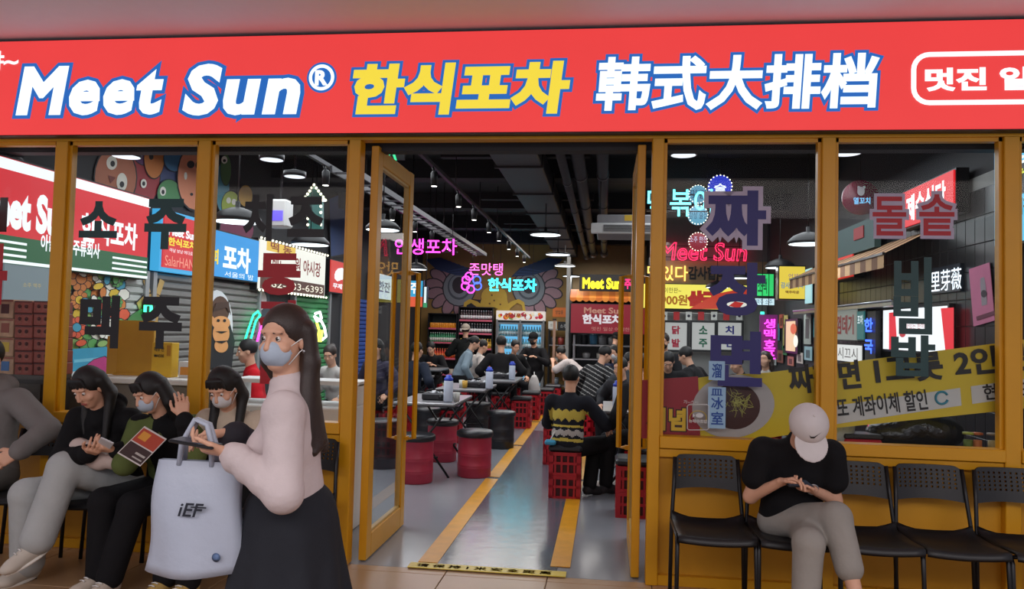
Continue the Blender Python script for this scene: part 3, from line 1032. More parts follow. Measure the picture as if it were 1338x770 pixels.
# ------------------------------------------------------------------ owl mural on the back wall
BP = Plane('front', 12.995)
om = thing('wall_mural', 'large painted owl face with yellow beak across the back wall', 'mural', (-2.5, 13, 2.5))
A = []
pk, pkd, gr, grd, navy = P((150, 116, 124)), P((44, 36, 44)), P((120, 126, 132)), P((70, 76, 84)), P((34, 50, 84))
for cx, sgn in ((600, -1), (691, 1)):
    for k in range(7):
        a = math.radians((-60 + 25 * k) if sgn > 0 else (240 - 25 * k))
        cxx, cyy = cx + 33 * math.cos(a), 376 + 27 * math.sin(a)
        A += [(ell(cxx, cyy, 13, 8, 14, rot=math.degrees(a)), pkd), (ell(cxx, cyy, 11.3, 6.5, 14, rot=math.degrees(a)), pk)]
    A += [(ell(cx, 377, 22, 24), pkd), (ell(cx, 377, 20.5, 22.5), gr), (ell(cx, 375, 15, 17), grd), (ell(cx, 374, 13, 15), gr), (ell(cx, 373, 9, 11), pkd)]
for sgn in (-1, 1):
    X = lambda x: 646 + sgn * x
    for k in range(7):
        A.append(([(X(22 + 3 * k), 362 - 2 * k), (X(34 + 6 * k), 350 - 2.2 * k), (X(78 + 2 * k), 338 - .5 * k + 4), (X(76), 352), (X(50 + 2 * k), 360 - k)], [navy, P((48, 68, 108))][k % 2]))
A += [([(628, 392), (632, 384), (640, 384), (648, 390), (650, 400), (646, 410), (606, 410), (606, 402), (610, 394), (618, 391)], dk)]
yb = P((196, 160, 54))
A += [(ell(646, 388, 17, 14), yb), ([(630, 388), (662, 388), (668, 412), (624, 412)], yb)]
for sgn in (-1, 1):
    X = lambda x: 646 + sgn * x
    A.append(([(X(12), 402), (X(22), 394), (X(32), 391), (X(39), 395), (X(42), 411), (X(38), 411), (X(36), 399), (X(30), 396), (X(22), 402), (X(14), 412)], yb))
for q in ((646, 393), (640, 397), (654, 398), (649, 404), (643, 386)):
    A.append((ell(*q, 1.3, 1.3, 8), P((110, 80, 30))))
art(om, 'painting', BP, A, origin=(-2.5, 13, 2.5))

# ------------------------------------------------------------------ right hand side signs
RP9 = Plane('front', 8.62)
neon('Meet Sun', RP9, (861, 317, 976, 341), E((255, 40, 84), 2.8), 'red outlined neon lettering above the beige board', ring=.02, shear=.12)
ltb = thing('letter_board_sign', 'black letters fixed on the beige board beside orange neon', 'sign', RP9.at(925, 357))
lettering(ltb, '감사합니다', RP9, (899, 348, 962, 366), BLK, bold=.04, origin=ltb.location, depth=.3, lift=-.02)
t = thing('neon_sign', 'orange neon lettering on the beige board left of black letters', 'neon sign', RP9.at(872, 357))
lettering(t, '맛있다', RP9, (846, 347, 899, 367), E((255, 190, 90), 2.4), bold=.01, origin=t.location, depth=.5, lift=-.015, name='neon_tube')
lightbox('menu_lightbox', 'long yellow menu lightbox with red price lettering on the right rear wall', 'sign', Plane('front', 8.58), (838, 371, 982, 405), E((246, 232, 96), 1.0), depth=.14,
         texts=[('구이한판~', (861, 376, 890, 383), E((110, 80, 30), .4), {}), ('3900원', (856, 385, 898, 399), E((196, 120, 20), .6), dict(bold=.03)), ('삼구', (899, 381, 936, 400), E((226, 120, 40), .8), dict(bold=.05, border=(E((190, 40, 30), .7), .06)))])
lbx = [o for o in bpy.data.objects if 'red price lettering' in str(o.get('label', ''))][0]
art(lbx, 'printed_swoosh', Plane('front', 8.56), [([(900, 404), (936, 384), (976, 376), (980, 404)], E((214, 66, 40), .7)), ([(940, 404), (956, 390), (982, 384), (982, 404)], E((232, 230, 220), .9)), ([(952, 400), (960, 394), (972, 396), (966, 403)], E((206, 46, 40), .7))], origin=lbx.location, lift0=.004, step=.001)
for r, a, b, m in (((868, 421, 898, 458), '닭', '발', (178, 30, 60)), ((903, 421, 934, 458), '소', '주', (30, 104, 76)), ((937, 421, 969, 458), '치', '킨', (44, 44, 130))):
    c, w, h = Plane('front', 8.60).rect(*r)
    t = thing('menu_board', {'닭': 'white menu board with crimson letters on the right rear wall', '소': 'white menu board with green letters between the other two', '치': 'white menu board with navy letters at right of the row'}[a], 'menu board', c)
    frame_bars(t, 'frame', Plane('front', 8.60), (c, w + .05, h + .05), BLK, .035, .05, origin=c)
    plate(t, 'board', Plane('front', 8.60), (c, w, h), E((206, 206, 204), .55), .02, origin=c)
    for i, g in enumerate((a, b)):
        lettering(t, g, Plane('front', 8.58), (c + Vector((0, -.02, h * (.22 - .46 * i))), w * .36, h * .30), P(m), bold=.04, origin=c, lift=.005)
for k, px in enumerate((868, 884, 900, 916, 933, 949, 966)):
    c = Plane('front', 8.55).at(px, 413)
    white = k % 2 == 0
    t = thing('bunting_flag', '%s bunting flag on the string, %s from the left' % ('white disc' if white else 'plain red', ['first', 'second', 'third', 'fourth', 'fifth', 'sixth', 'seventh'][k]), 'flag', c, 0, 'bunting above the menu boards')
    MB().box((0, 0, 0), (.10, .006, .14)).build('cloth', P((222, 222, 216)) if white else P((196, 40, 44)), t)
    if white:
        MB().lathe([(.001, -.005), (.024, -.0045)], n=14, axis=1).build('emblem', P((40, 40, 60)), t)
t = thing('bunting_string', 'thin string carrying the small flags above the menu boards', 'string', Plane('front', 8.56).at(917, 409))
MB().tube([(-.75, 0, 0), (0, 0, -.01), (.75, 0, 0)], .004, n=5).build('cord', WHITE, t)
# cyan neon letters and round bulb signs, nearer
NF = Plane('front', 4.2)
neon('떡볶이', NF, (846, 247, 931, 283), E((110, 240, 255), 2.6), 'cyan neon lettering high behind the navy window letters', bold=.006)


def round_sign(px, py, rad, pl, m, lb, texts, nb=20, top=3.6):
    c = pl.at(px, py)
    r = rad
    t = thing('round_sign', lb, 'sign', c)
    MB().lathe([(r, .05), (r, 0), (r * .96, -.005), (.01, -.006)], n=28, axis=1).build('disc', m, t)
    for k in range(nb):
        a = 2 * PI * k / nb
        MB().ball((r * .97 * math.cos(a), -.015, r * .97 * math.sin(a)), r * .055, 6, 4).build('bulb', BULB, t)
    for b, rc, mm, kw in texts:
        lettering(t, b, pl.shift(.01), rc, mm, origin=c, **kw)
    MB().tube([(0, .03, r * .9), (0, .03, top - c.z)], .006, n=5).build('hanger_rod', BLKM, t)


round_sign(912, 254, .115, Plane('front', 4.9), E((104, 172, 206), .7), 'pale blue round bulb sign above the cyan neon', [('맛집', (902, 248, 922, 260), E((30, 70, 110), .4), {})])
round_sign(912, 281, .12, Plane('front', 4.88), E((110, 176, 206), .7), 'pale blue round bulb sign below the cyan neon', [('감성 술집', (900, 277, 924, 286), E((30, 70, 110), .4), {})])
round_sign(912, 316, .12, Plane('front', 5.3), E((160, 36, 56), .6), 'dark red round bulb sign partly behind the red neon lettering', [('소주 한잔', (901, 309, 924, 317), E((220, 210, 240), .9), {})])
round_sign(941, 244, .14, Plane('front', 4.6), E((44, 60, 200), .9), 'deep blue round bulb sign right of the pale blue ones', [('술', (933, 240, 949, 251), LWH, dict(bold=.03))])

# ------------------------------------------------------------------ right wall
RW = Plane('right', XR - .02)
RS_ = Plane('right', XR - .14)
BT = M('black_glazed_tile', (24, 26, 29), rough=.3)
GR2 = M('pale_grout', (150, 152, 150), rough=.8)
tw = structure('wall_right')
boxo('grout_bed', GR2, tw, (XR - .006, 2.6, 1.45), (.012, 3.9, 2.5))
_bt = MB().box((0, 0, 0), (.014, .146, .196), bev=.003).mesh('tile', BT)
cnt = 0
mbx = MB()
for i in range(26):
    for j in range(12):
        y, z = .72 + .15 * i, .30 + .2 * j
        if cnt < 300 and j >= 2:
            o = bpy.data.objects.new('tile', _bt)
            link(o, tw)
            o.location = (XR - .016, y, z)
            cnt += 1
        else:
            mbx.box((XR - .016, y, z), (.014, .146, .196))
o = mbx.build('far_tiles', BT, tw)
o['kind'] = 'stuff'
lightbox('wall_sign', 'slanted-looking red lightbox with white letters high on the right wall', 'sign', RS_, (1174, 236, 1248, 290), E((220, 36, 44), 1.0), texts=[('제순식당', (1186, 246, 1238, 282), LWH, dict(bold=.04))])
lightbox('wall_sign', 'small red lightbox behind the post between the right windows', 'sign', RS_, (1086, 334, 1115, 366), E((212, 54, 44), .9), texts=[('돼지국밥', (1090, 341, 1113, 356), LWH, dict(bold=.03))])
ov = thing('oval_sign', 'dark crimson oval sign with a white bear outline hanging at right', 'sign', Plane('front', 3.0).at(1125, 258))
MB().lathe([(.17, .04), (.17, 0), (.01, -.004)], n=28, axis=1).build('disc', M('crimson_acrylic', (104, 14, 44), rough=.25), ov)
OP = Plane('front', 2.98)
art(ov, 'bear_outline', OP, [(ell(1125, 250, 5, 6, 12), P((206, 206, 216))), (ell(1122, 245, 2, 2, 8), P((206, 206, 216))), (ell(1129, 245, 2, 2, 8), P((206, 206, 216)))], origin=ov.location, lift0=.0)
lettering(ov, '열꼬치', OP, (1115, 258, 1137, 267), E((120, 190, 240), 1.2), bold=.02, origin=ov.location)
MB().tube([(0, .02, .16), (0, .02, 3.6 - ov.location.z)], .006, n=5).build('hanger_rod', BLKM, ov)
# striped awning on right wall
aw = thing('awning', 'tan and brown striped awning along the right wall', 'awning', (XR, 3.6, 2.2))
AWM = [M('awning_tan', (176, 140, 100), rough=.8), M('awning_brown', (110, 74, 50), rough=.8)]
for k in range(22):
    y = -1.65 + .15 * k
    MB().add([(0, y, .22), (0, y + .15, .22), (-.42, y + .15, 0), (-.42, y, 0), (-.42, y + .15, -.12), (-.42, y, -.12)], [(0, 1, 2, 3), (3, 2, 4, 5)]).build('awning_stripe', AWM[k % 2], aw)
boxo('front_bar', BLKM, aw, (-.42, 0, 0), (.02, 3.3, .02))
sgm = thing('wall_sign', 'dim teal shop board above the striped awning', 'sign', (XR - .12, 4.0, 2.52))
boxo('casing', M('dim_teal', (56, 84, 84), rough=.6), sgm, (0, 0, 0), (.06, 2.0, .30))
boxo('red_plaque', P((150, 40, 46)), sgm, (-.035, -.55, .04), (.01, .3, .12))
# boards under the awning
t = lightbox('wall_sign', 'green and red lettered white board on the right wall', 'sign', RS_, (1084, 401, 1120, 446), E((170, 176, 168), .45), texts=[('동', (1086, 416, 1093, 436), E((40, 130, 60), .5), dict(bold=.03)), ('껌데기', (1094, 412, 1117, 437), E((140, 36, 40), .5), dict(bold=.03))])
lightbox('wall_sign', 'narrow teal board beside the green and red lettered one', 'sign', RS_, (1120, 405, 1130, 446), E((60, 130, 130), .5), texts=[('포차', (1122, 412, 1129, 424), LWH, {})])
t = thing('neon_sign', 'upright blue neon lettering on the right wall', 'neon sign', RS_.at(1135, 440))
og = t.location
lettering(t, '한', RS_, (1130, 416, 1141, 434), E((50, 90, 255), 3.2), bold=.03, origin=og, name='neon_tube')
lettering(t, '국', RS_, (1130, 444, 1141, 462), E((50, 90, 255), 3.2), bold=.03, origin=og, name='neon_tube')
boxo('backing', BLK, t, (.04, 0, 0), (.05, .3, .5))
lightbox('wall_sign', 'white lit panel with dark letters low on the right wall', 'sign', RS_, (1084, 449, 1126, 474), E((226, 226, 224), .9), texts=[('하시끄시', (1088, 454, 1122, 469), E((60, 40, 44), .4), {})])
ps = thing('framed_poster', 'black and white portrait poster beside the blue neon', 'poster', RW.at(1153, 430))
plate(ps, 'frame', RW, (1147, 405, 1160, 448), BLK, .03, origin=ps.location)
plate(ps, 'print', RW, (1148, 407, 1159, 446), P((156, 156, 154)), .006, .03, origin=ps.location)
art(ps, 'portrait', RW.shift(.038), [(ell(1153, 424, 4, 8), P((60, 58, 60))), ([(1149, 445), (1151, 434), (1157, 434), (1159, 445)], P((40, 40, 42)))], origin=ps.location)
tv = thing('wall_screen', 'lit screen showing white field with red sides on the tiled wall', 'screen', RW.at(1206, 430))
og = tv.location
plate(tv, 'bezel', RW, (1160, 400, 1249, 462), BLK, .05, origin=og)
plate(tv, 'display', RW, (1162, 403, 1247, 459), E((236, 240, 244), 1.15), .006, .05, origin=og)
art(tv, 'picture', RW.shift(.058), [([(1162, 409), (1170, 408), (1173, 455), (1162, 457)], E((224, 40, 54), 1)), ([(1230, 403), (1247, 402), (1247, 459), (1236, 459)], E((224, 40, 54), 1)), (ell(1180, 437, 4, 4, 12), E((206, 60, 70), .8))], origin=og)
lettering(tv, '맛있는 한끼', RW.shift(.06), (1184, 423, 1208, 430), E((200, 60, 60), .7), origin=og)
np2 = thing('neon_sign', 'white neon line-drawn letters on a dark plate on the tiled wall', 'neon sign', RW.at(1236, 365))
plate(np2, 'backing', RW, (1215, 348, 1260, 383), M('dark_blue_plate', (30, 40, 52), rough=.4), .03, origin=np2.location)
lettering(np2, '里芽薇', RW.shift(.035), (1217, 352, 1257, 380), E((236, 244, 255), 1.8), origin=np2.location, name='neon_tube')
pp = thing('paper_poster', 'pink paper poster with a bottle print hanging on the tiled wall', 'poster', RW.at(1285, 372))
og = pp.location
poly = [(1269, 352), (1296, 343), (1303, 419), (1275, 427)]
MB().prism([RW.at(*p) + RW.N * .012 - og for p in poly], RW.N, .004).build('sheet', P((198, 112, 148)), pp)
art(pp, 'print', RW.shift(.0165), [([(1281, 364), (1286, 362), (1288, 372), (1290, 398), (1283, 400), (1281, 374)], P((150, 140, 150))), (ell(1286, 384, 4, 5, 10), P((60, 50, 60))), ([(1276, 414), (1300, 406), (1301, 411), (1277, 419)], P((104, 40, 66)))], origin=og, lift0=.001)
# rear part of right wall: yellow lightbox, green panel, magenta neon, posters
lightbox('wall_sign', 'upright yellow lightbox with blue and red lettering on the right', 'sign', Plane('front', 5.6), (1017, 347, 1053, 392), E((236, 206, 70), .9), depth=.16,
         texts=[('언제나', (1030, 358, 1050, 365), E((150, 90, 160), .6), {}), ('감사합니다', (1020, 369, 1050, 377), E((60, 140, 190), .7), dict(bold=.02)), ('맥주타운', (1026, 380, 1044, 384), E((120, 40, 30), .5), dict(bold=.03))])
lightbox('wall_sign', 'bright green lightbox behind the last stroke of the navy letters', 'sign', Plane('front', 7.4), (984, 357, 1012, 388), E((50, 210, 110), 1.0), texts=[('소맥', (990, 364, 1002, 384), E((20, 110, 60), .6), dict(bold=.02))])
lightbox('wall_sign', 'white and cyan lightbox under the green one', 'sign', Plane('front', 7.42), (984, 389, 1013, 400), E((206, 232, 240), 1.0), texts=[('맥주 소주', (988, 391, 1009, 398), E((40, 120, 160), .6), {})])
t = lightbox('wall_sign', 'pale cyan striped lightbox right of the yellow upright lightbox', 'sign', RS_, (1052, 350, 1061, 398), E((176, 224, 232), .9), texts=[])
neon_v = thing('neon_sign', 'upright magenta neon lettering at the rear of the right wall', 'neon sign', Plane('front', 7.2).at(1005, 440))
for i, g in enumerate('생맥호프'):
    lettering(neon_v, g, Plane('front', 7.2), (998, 417 + 13.5 * i, 1013, 429 + 13.5 * i), E((255, 60, 224), 3), bold=.02, origin=neon_v.location, name='neon_tube')
boxo('backing', M('magenta_backing', (120, 30, 110), rough=.5), neon_v, (0, .05, 0), (.26, .03, .66))
MB().tube([(0, .05, .3), (0, .05, 3.6 - neon_v.location.z)], .006, n=5).build('hanger_rod', BLKM, neon_v)
neon_t = thing('neon_sign', 'slim turquoise light strip left of the magenta neon', 'neon sign', Plane('front', 7.3).at(996, 430))
MB().tube([(0, 0, -.26), (0, 0, .26)], .03, n=8).build('light_strip', E((60, 226, 190), 2), neon_t)
MB().tube([(0, .02, .2), (0, .02, 3.6 - neon_t.location.z)], .006, n=5).build('hanger_rod', BLKM, neon_t)
fp_ = thing('framed_poster', 'lit orange and cream framed poster on the right wall', 'poster', RW.at(1038, 440))
plate(fp_, 'frame', RW, (1030, 417, 1047, 462), BLK, .05, origin=fp_.location)
plate(fp_, 'print', RW, (1032, 420, 1044, 459), E((240, 206, 160), .9), .006, .05, origin=fp_.location)
art(fp_, 'picture', RW.shift(.058), [(ell(1037, 430, 4, 7), E((226, 110, 50), .8)), (ell(1040, 446, 3, 8), E((250, 246, 230), 1))], origin=fp_.location)
random.seed(9)
ppl = [(1016, 434, 7, 22, (60, 120, 150), 'blue and teal'), (1022, 420, 6, 18, (190, 90, 70), 'brick red'), (1027, 436, 6, 48, (186, 170, 96), 'long straw yellow'), (1026, 458, 6, 12, (70, 150, 90), 'small green'), (1056, 428, 9, 44, (170, 180, 172), 'long pale figure'),
       (1057, 462, 10, 18, (150, 190, 196), 'pale blue'), (1067, 428, 6, 26, (40, 150, 160), 'turquoise'), (1046, 468, 8, 14, (200, 190, 180), 'cream'), (1034, 472, 8, 12, (190, 120, 100), 'terracotta'), (1020, 466, 8, 16, (150, 90, 80), 'maroon'), (1012, 470, 6, 14, (180, 190, 190), 'silver grey')]
for x, y, w, h, c, nm in ppl:
    t = thing('paper_poster', nm + ' paper poster pasted on the right wall', 'poster', RW.at(x, y), 0, 'posters on the right wall')
    plate(t, 'sheet', RW, (x - w / 2, y - h / 2, x + w / 2, y + h / 2), P(c), .006, .006, origin=t.location)
    plate(t, 'print', RW, (x - w / 4, y - h / 4, x + w / 4, y + h / 3), P(tuple(int(v * .55) for v in c)), .002, .012, origin=t.location)
# far right pane: cyan and yellow sign
lightbox('wall_sign', 'bright cyan lightbox with white and yellow letters at the right edge', 'sign', RS_, (1299, 180, 1368, 318), E((90, 196, 236), 1.0),
         texts=[('소~', (1327, 195, 1352, 213), LWH, dict(bold=.05)), ('뉴스', (1327, 214, 1356, 232), E((226, 230, 60), 1), dict(bold=.04)), ('시장', (1328, 258, 1352, 280), E((40, 44, 54), .4), dict(bold=.04))],
         stripes=[((1328, 206, 1366, 250), E((40, 50, 62), .5))])
t = thing('counter_shelf', 'long pale steel rail shelf along the right tiled wall', 'shelf', (XR - .12, 4.2, 1.80))
boxo('rail', STEEL, t, (0, 0, 0), (.16, 3.6, .03))
MB().tube([(-.08, -1.8, .03), (-.08, 1.8, .03)], .012, n=6).build('guard_bar', STEEL, t)
# ------------------------------------------------------------------ people: implicit surfaces meshed into one skin
V3 = lambda *a: np.array(a, float)


def nrm(v):
    v = np.asarray(v, float)
    return v / (np.linalg.norm(v) + 1e-12)


class Sdf:
    def __init__(s, k=.02):
        s.p, s.k = [], k

    def cap(s, a, b, ra, rb=None, k=None, sub=False):
        s.p.append(('c', np.array(a, float), np.array(b, float), ra, ra if rb is None else rb, s.k if k is None else k, sub))
        return s

    def ell(s, c, r, ax=None, k=None, sub=False):
        s.p.append(('e', np.array(c, float), np.array(r, float), np.eye(3) if ax is None else np.array(ax, float), 0, s.k if k is None else k, sub))
        return s

    def chain(s, pts, rs, k=None):
        for i in range(len(pts) - 1):
            s.cap(pts[i], pts[i + 1], rs[i], rs[i + 1], k)
        return s

    def cut(s, point, normal):
        s.p.append(('h', np.array(point, float), nrm(normal), 0, 0, 0, True))
        return s

    def mesh(s, vox):
        lo, hi = np.full(3, 9e9), np.full(3, -9e9)
        bbs = []
        for p in s.p:
            if p[0] == 'c':
                m = max(p[3], p[4])
                a, b = np.minimum(p[1], p[2]) - m, np.maximum(p[1], p[2]) + m
            elif p[0] == 'e':
                e = np.abs(p[3].T) @ p[2]
                a, b = p[1] - e, p[1] + e
            else:
                a = b = None
            bbs.append((a, b))
            if not p[6]:
                lo, hi = np.minimum(lo, a), np.maximum(hi, b)
        lo -= vox * 3
        n = np.ceil((hi - lo) / vox).astype(int) + 4
        G = np.full(n, 1.0, np.float32)
        ax = [lo[i] + vox * np.arange(n[i]) for i in range(3)]
        for p, (a, b) in zip(s.p, bbs):
            k = p[5]
            if p[0] == 'h':
                d = ((ax[0][:, None, None] - p[1][0]) * p[2][0] + (ax[1][None, :, None] - p[1][1]) * p[2][1] + (ax[2][None, None, :] - p[1][2]) * p[2][2])
                G = np.maximum(G, d).astype(np.float32)
                continue
            mg = max(k, 0) + 2.5 * vox
            i0 = np.clip(np.floor((a - mg - lo) / vox).astype(int), 0, n - 1)
            i1 = np.clip(np.ceil((b + mg - lo) / vox).astype(int) + 1, 1, n)
            sl = tuple(slice(i0[i], i1[i]) for i in range(3))
            x = ax[0][sl[0]][:, None, None]
            y = ax[1][sl[1]][None, :, None]
            z = ax[2][sl[2]][None, None, :]
            if p[0] == 'c':
                A, B = p[1], p[2]
                d = B - A
                L2 = d @ d + 1e-12
                t = np.clip(((x - A[0]) * d[0] + (y - A[1]) * d[1] + (z - A[2]) * d[2]) / L2, 0, 1)
                D = np.sqrt((x - A[0] - t * d[0]) ** 2 + (y - A[1] - t * d[1]) ** 2 + (z - A[2] - t * d[2]) ** 2) - (p[3] + (p[4] - p[3]) * t)
            else:
                c, r, R = p[1], p[2], p[3]
                q = [(R[i][0] * (x - c[0]) + R[i][1] * (y - c[1]) + R[i][2] * (z - c[2])) for i in range(3)]
                k0 = np.sqrt(sum((q[i] / r[i]) ** 2 for i in range(3)))
                k1 = np.sqrt(sum((q[i] / r[i] ** 2) ** 2 for i in range(3))) + 1e-9
                D = k0 * (k0 - 1) / k1
            g = G[sl]
            if p[6]:
                G[sl] = np.maximum(g, -D)
            elif k > 0:
                h = np.clip(.5 + .5 * (g - D) / k, 0, 1)
                G[sl] = g + (D - g) * h - k * h * (1 - h)
            else:
                G[sl] = np.minimum(g, D)
        return nets(G, lo, vox)


def nets(G, lo, vox):
    S = G < 0
    nx, ny, nz = G.shape
    c = np.zeros((nx - 1, ny - 1, nz - 1), np.int8)
    for i in (0, 1):
        for j in (0, 1):
            for k in (0, 1):
                c += S[i:nx - 1 + i, j:ny - 1 + j, k:nz - 1 + k]
    act = (c > 0) & (c < 8)
    ijk = np.argwhere(act)
    if not len(ijk):
        return np.zeros((0, 3)), np.zeros((0, 4), int)
    idx = np.full(act.shape, -1, np.int64)
    idx[act] = np.arange(len(ijk))
    cor = {}
    for a in range(8):
        o = (a & 1, a >> 1 & 1, a >> 2 & 1)
        cor[a] = G[ijk[:, 0] + o[0], ijk[:, 1] + o[1], ijk[:, 2] + o[2]].astype(float)
    acc = np.zeros((len(ijk), 3))
    cnt = np.zeros(len(ijk))
    for a in range(8):
        for bit in (1, 2, 4):
            if a & bit:
                continue
            b = a | bit
            m = (cor[a] < 0) != (cor[b] < 0)
            t = np.where(m, cor[a] / (cor[a] - cor[b] + 1e-12), 0)
            pa = np.array([a & 1, a >> 1 & 1, a >> 2 & 1], float)
            pb = np.array([b & 1, b >> 1 & 1, b >> 2 & 1], float)
            acc += np.where(m[:, None], pa + t[:, None] * (pb - pa), 0)
            cnt += m
    v = (ijk + acc / cnt[:, None]) * vox + lo
    F = []
    for axis in range(3):
        sa = [slice(1, -1)] * 3
        sa[axis] = slice(0, G.shape[axis] - 1)
        sb = list(sa)
        sb[axis] = slice(1, G.shape[axis])
        A, B = S[tuple(sa)], S[tuple(sb)]
        e = np.argwhere(A != B)
        if not len(e):
            continue
        fl = A[tuple(e.T)]
        off = np.array([1, 1, 1])
        off[axis] = 0
        e = e + off
        u, w = [(1, 2), (2, 0), (0, 1)][axis]
        du, dw = np.eye(3, dtype=int)[u], np.eye(3, dtype=int)[w]
        q = [e, e - du, e - du - dw, e - dw]
        q = np.stack([idx[tuple(t.T)] for t in q], 1)
        q[fl] = q[fl]
        q[~fl] = q[~fl][:, ::-1]
        F.append(q)
    return v, np.concatenate(F)


def skin(name, sdf, vox, mat, parent, fn=None):
    v, f = sdf.mesh(vox)
    me = bpy.data.meshes.new(name)
    n, m = len(v), len(f)
    me.vertices.add(n)
    me.vertices.foreach_set('co', v.astype(np.float32).ravel())
    me.loops.add(m * 4)
    me.loops.foreach_set('vertex_index', f.astype(np.int32).ravel())
    me.polygons.add(m)
    me.polygons.foreach_set('loop_start', np.arange(0, m * 4, 4, dtype=np.int32))
    me.polygons.foreach_set('use_smooth', np.ones(m, bool))
    mats = mat if isinstance(mat, (list, tuple)) else [mat]
    for q in mats:
        me.materials.append(q)
    if fn is not None and m:
        me.polygons.foreach_set('material_index', fn(v[f].mean(1)).astype(np.int32))
    me.update()
    me.validate()
    o = bpy.data.objects.new(name, me)
    return link(o, parent)


def Rz(a):
    c, s = math.cos(a), math.sin(a)
    return np.array([[c, -s, 0], [s, c, 0], [0, 0, 1]])


def Rx(a):
    c, s = math.cos(a), math.sin(a)
    return np.array([[1, 0, 0], [0, c, -s], [0, s, c]])


def Ry(a):
    c, s = math.cos(a), math.sin(a)
    return np.array([[c, 0, s], [0, 1, 0], [-s, 0, c]])


def ik(a, c, l1, l2, hint):
    a, c = np.array(a, float), np.array(c, float)
    d = np.linalg.norm(c - a)
    u = nrm(c - a)
    dd = min(d, (l1 + l2) * .995)
    c2 = a + u * dd
    x = (l1 * l1 - l2 * l2 + dd * dd) / (2 * dd)
    h = math.sqrt(max(0, l1 * l1 - x * x))
    w = np.array(hint, float)
    w = nrm(w - u * (w @ u))
    return a + u * x + w * h, c2


SKIN = M('skin', (214, 164, 136), rough=.55, var=.06, scale=30)
HAIRM = M('black_hair', (13, 11, 11), rough=.55, var=.3, scale=60, bump=.2)
HAIRB = M('dark_brown_hair', (46, 33, 28), rough=.45, var=.3, scale=60, bump=.2)
EYEW, EYED = P((225, 222, 216), .3), P((28, 20, 18), .2)
LIP = P((170, 92, 84), .4)
MASKM = M('pale_blue_mask', (176, 190, 206), rough=.8, var=.05, bump=.08, scale=20)
MASKW = M('white_mask', (206, 206, 208), rough=.8, var=.05, bump=.08, scale=20)
CLOTH = {}


def cloth(c, bump=.25):
    k = tuple(c)
    if k not in CLOTH:
        CLOTH[k] = M('cloth_%d_%d_%d' % k, c, rough=.85, var=.14, scale=9, bump=min(1, bump * 1.0), spec=.2, bs=1.2, bd=.035)
    return CLOTH[k]


def hand_sdf(S, wr, dr, pn, side, s, curl=.5, spread=1.0, vox=.006, thumb=1.0, curls=None):
    """palm and five unequal fingers. dr: forearm->fingers, pn: palm normal (the way fingers curl), side: direction of the thumb"""
    dr, pn = nrm(dr), nrm(pn)
    pn = nrm(pn - dr * (pn @ dr))
    sd = nrm(side - dr * (np.dot(side, dr)) - pn * np.dot(side, pn))
    rad = max(.0085, vox * .95) * s
    for j, o in enumerate((.030, .010, -.010, -.029)):
        S.cap(wr + sd * o * .55 * s, wr + dr * (.085 - .004 * abs(j - 1)) * s + sd * o * s, .014 * s, .0125 * s, .012)
    for j, (o, ln) in enumerate(((.030, .90), (.010, 1.0), (-.010, .94), (-.029, .76))):
        p = wr + dr * (.085 - .004 * abs(j - 1)) * s + sd * o * s
        a = 0.0
        cu = (curls[j] if curls else curl)
        for q, L in enumerate((.044, .027, .022)):
            a += cu * (.75, .95, .6)[q]
            d = dr * math.cos(a) + pn * math.sin(a) + sd * (o * 2.2 * spread)
            p2 = p + nrm(d) * L * ln * s
            S.cap(p, p2, rad * (1.0, .93, .86)[q], rad * (.93, .86, .78)[q], .004)
            p = p2
    t0 = wr + dr * .022 * s + sd * .024 * s
    t1 = t0 + (dr * .030 + sd * .030 * thumb + pn * .012) * s
    t2 = t1 + (dr * .032 + sd * .008 * thumb + pn * .010) * s
    t3 = t2 + (dr * .024 - sd * .002 + pn * .008) * s
    S.cap(wr + sd * .012 * s + dr * .01 * s, t1, .016 * s, .012 * s, .010)
    S.cap(t1, t2, rad * 1.15, rad * 1.05, .004).cap(t2, t3, rad * 1.05, rad * .85, .004)


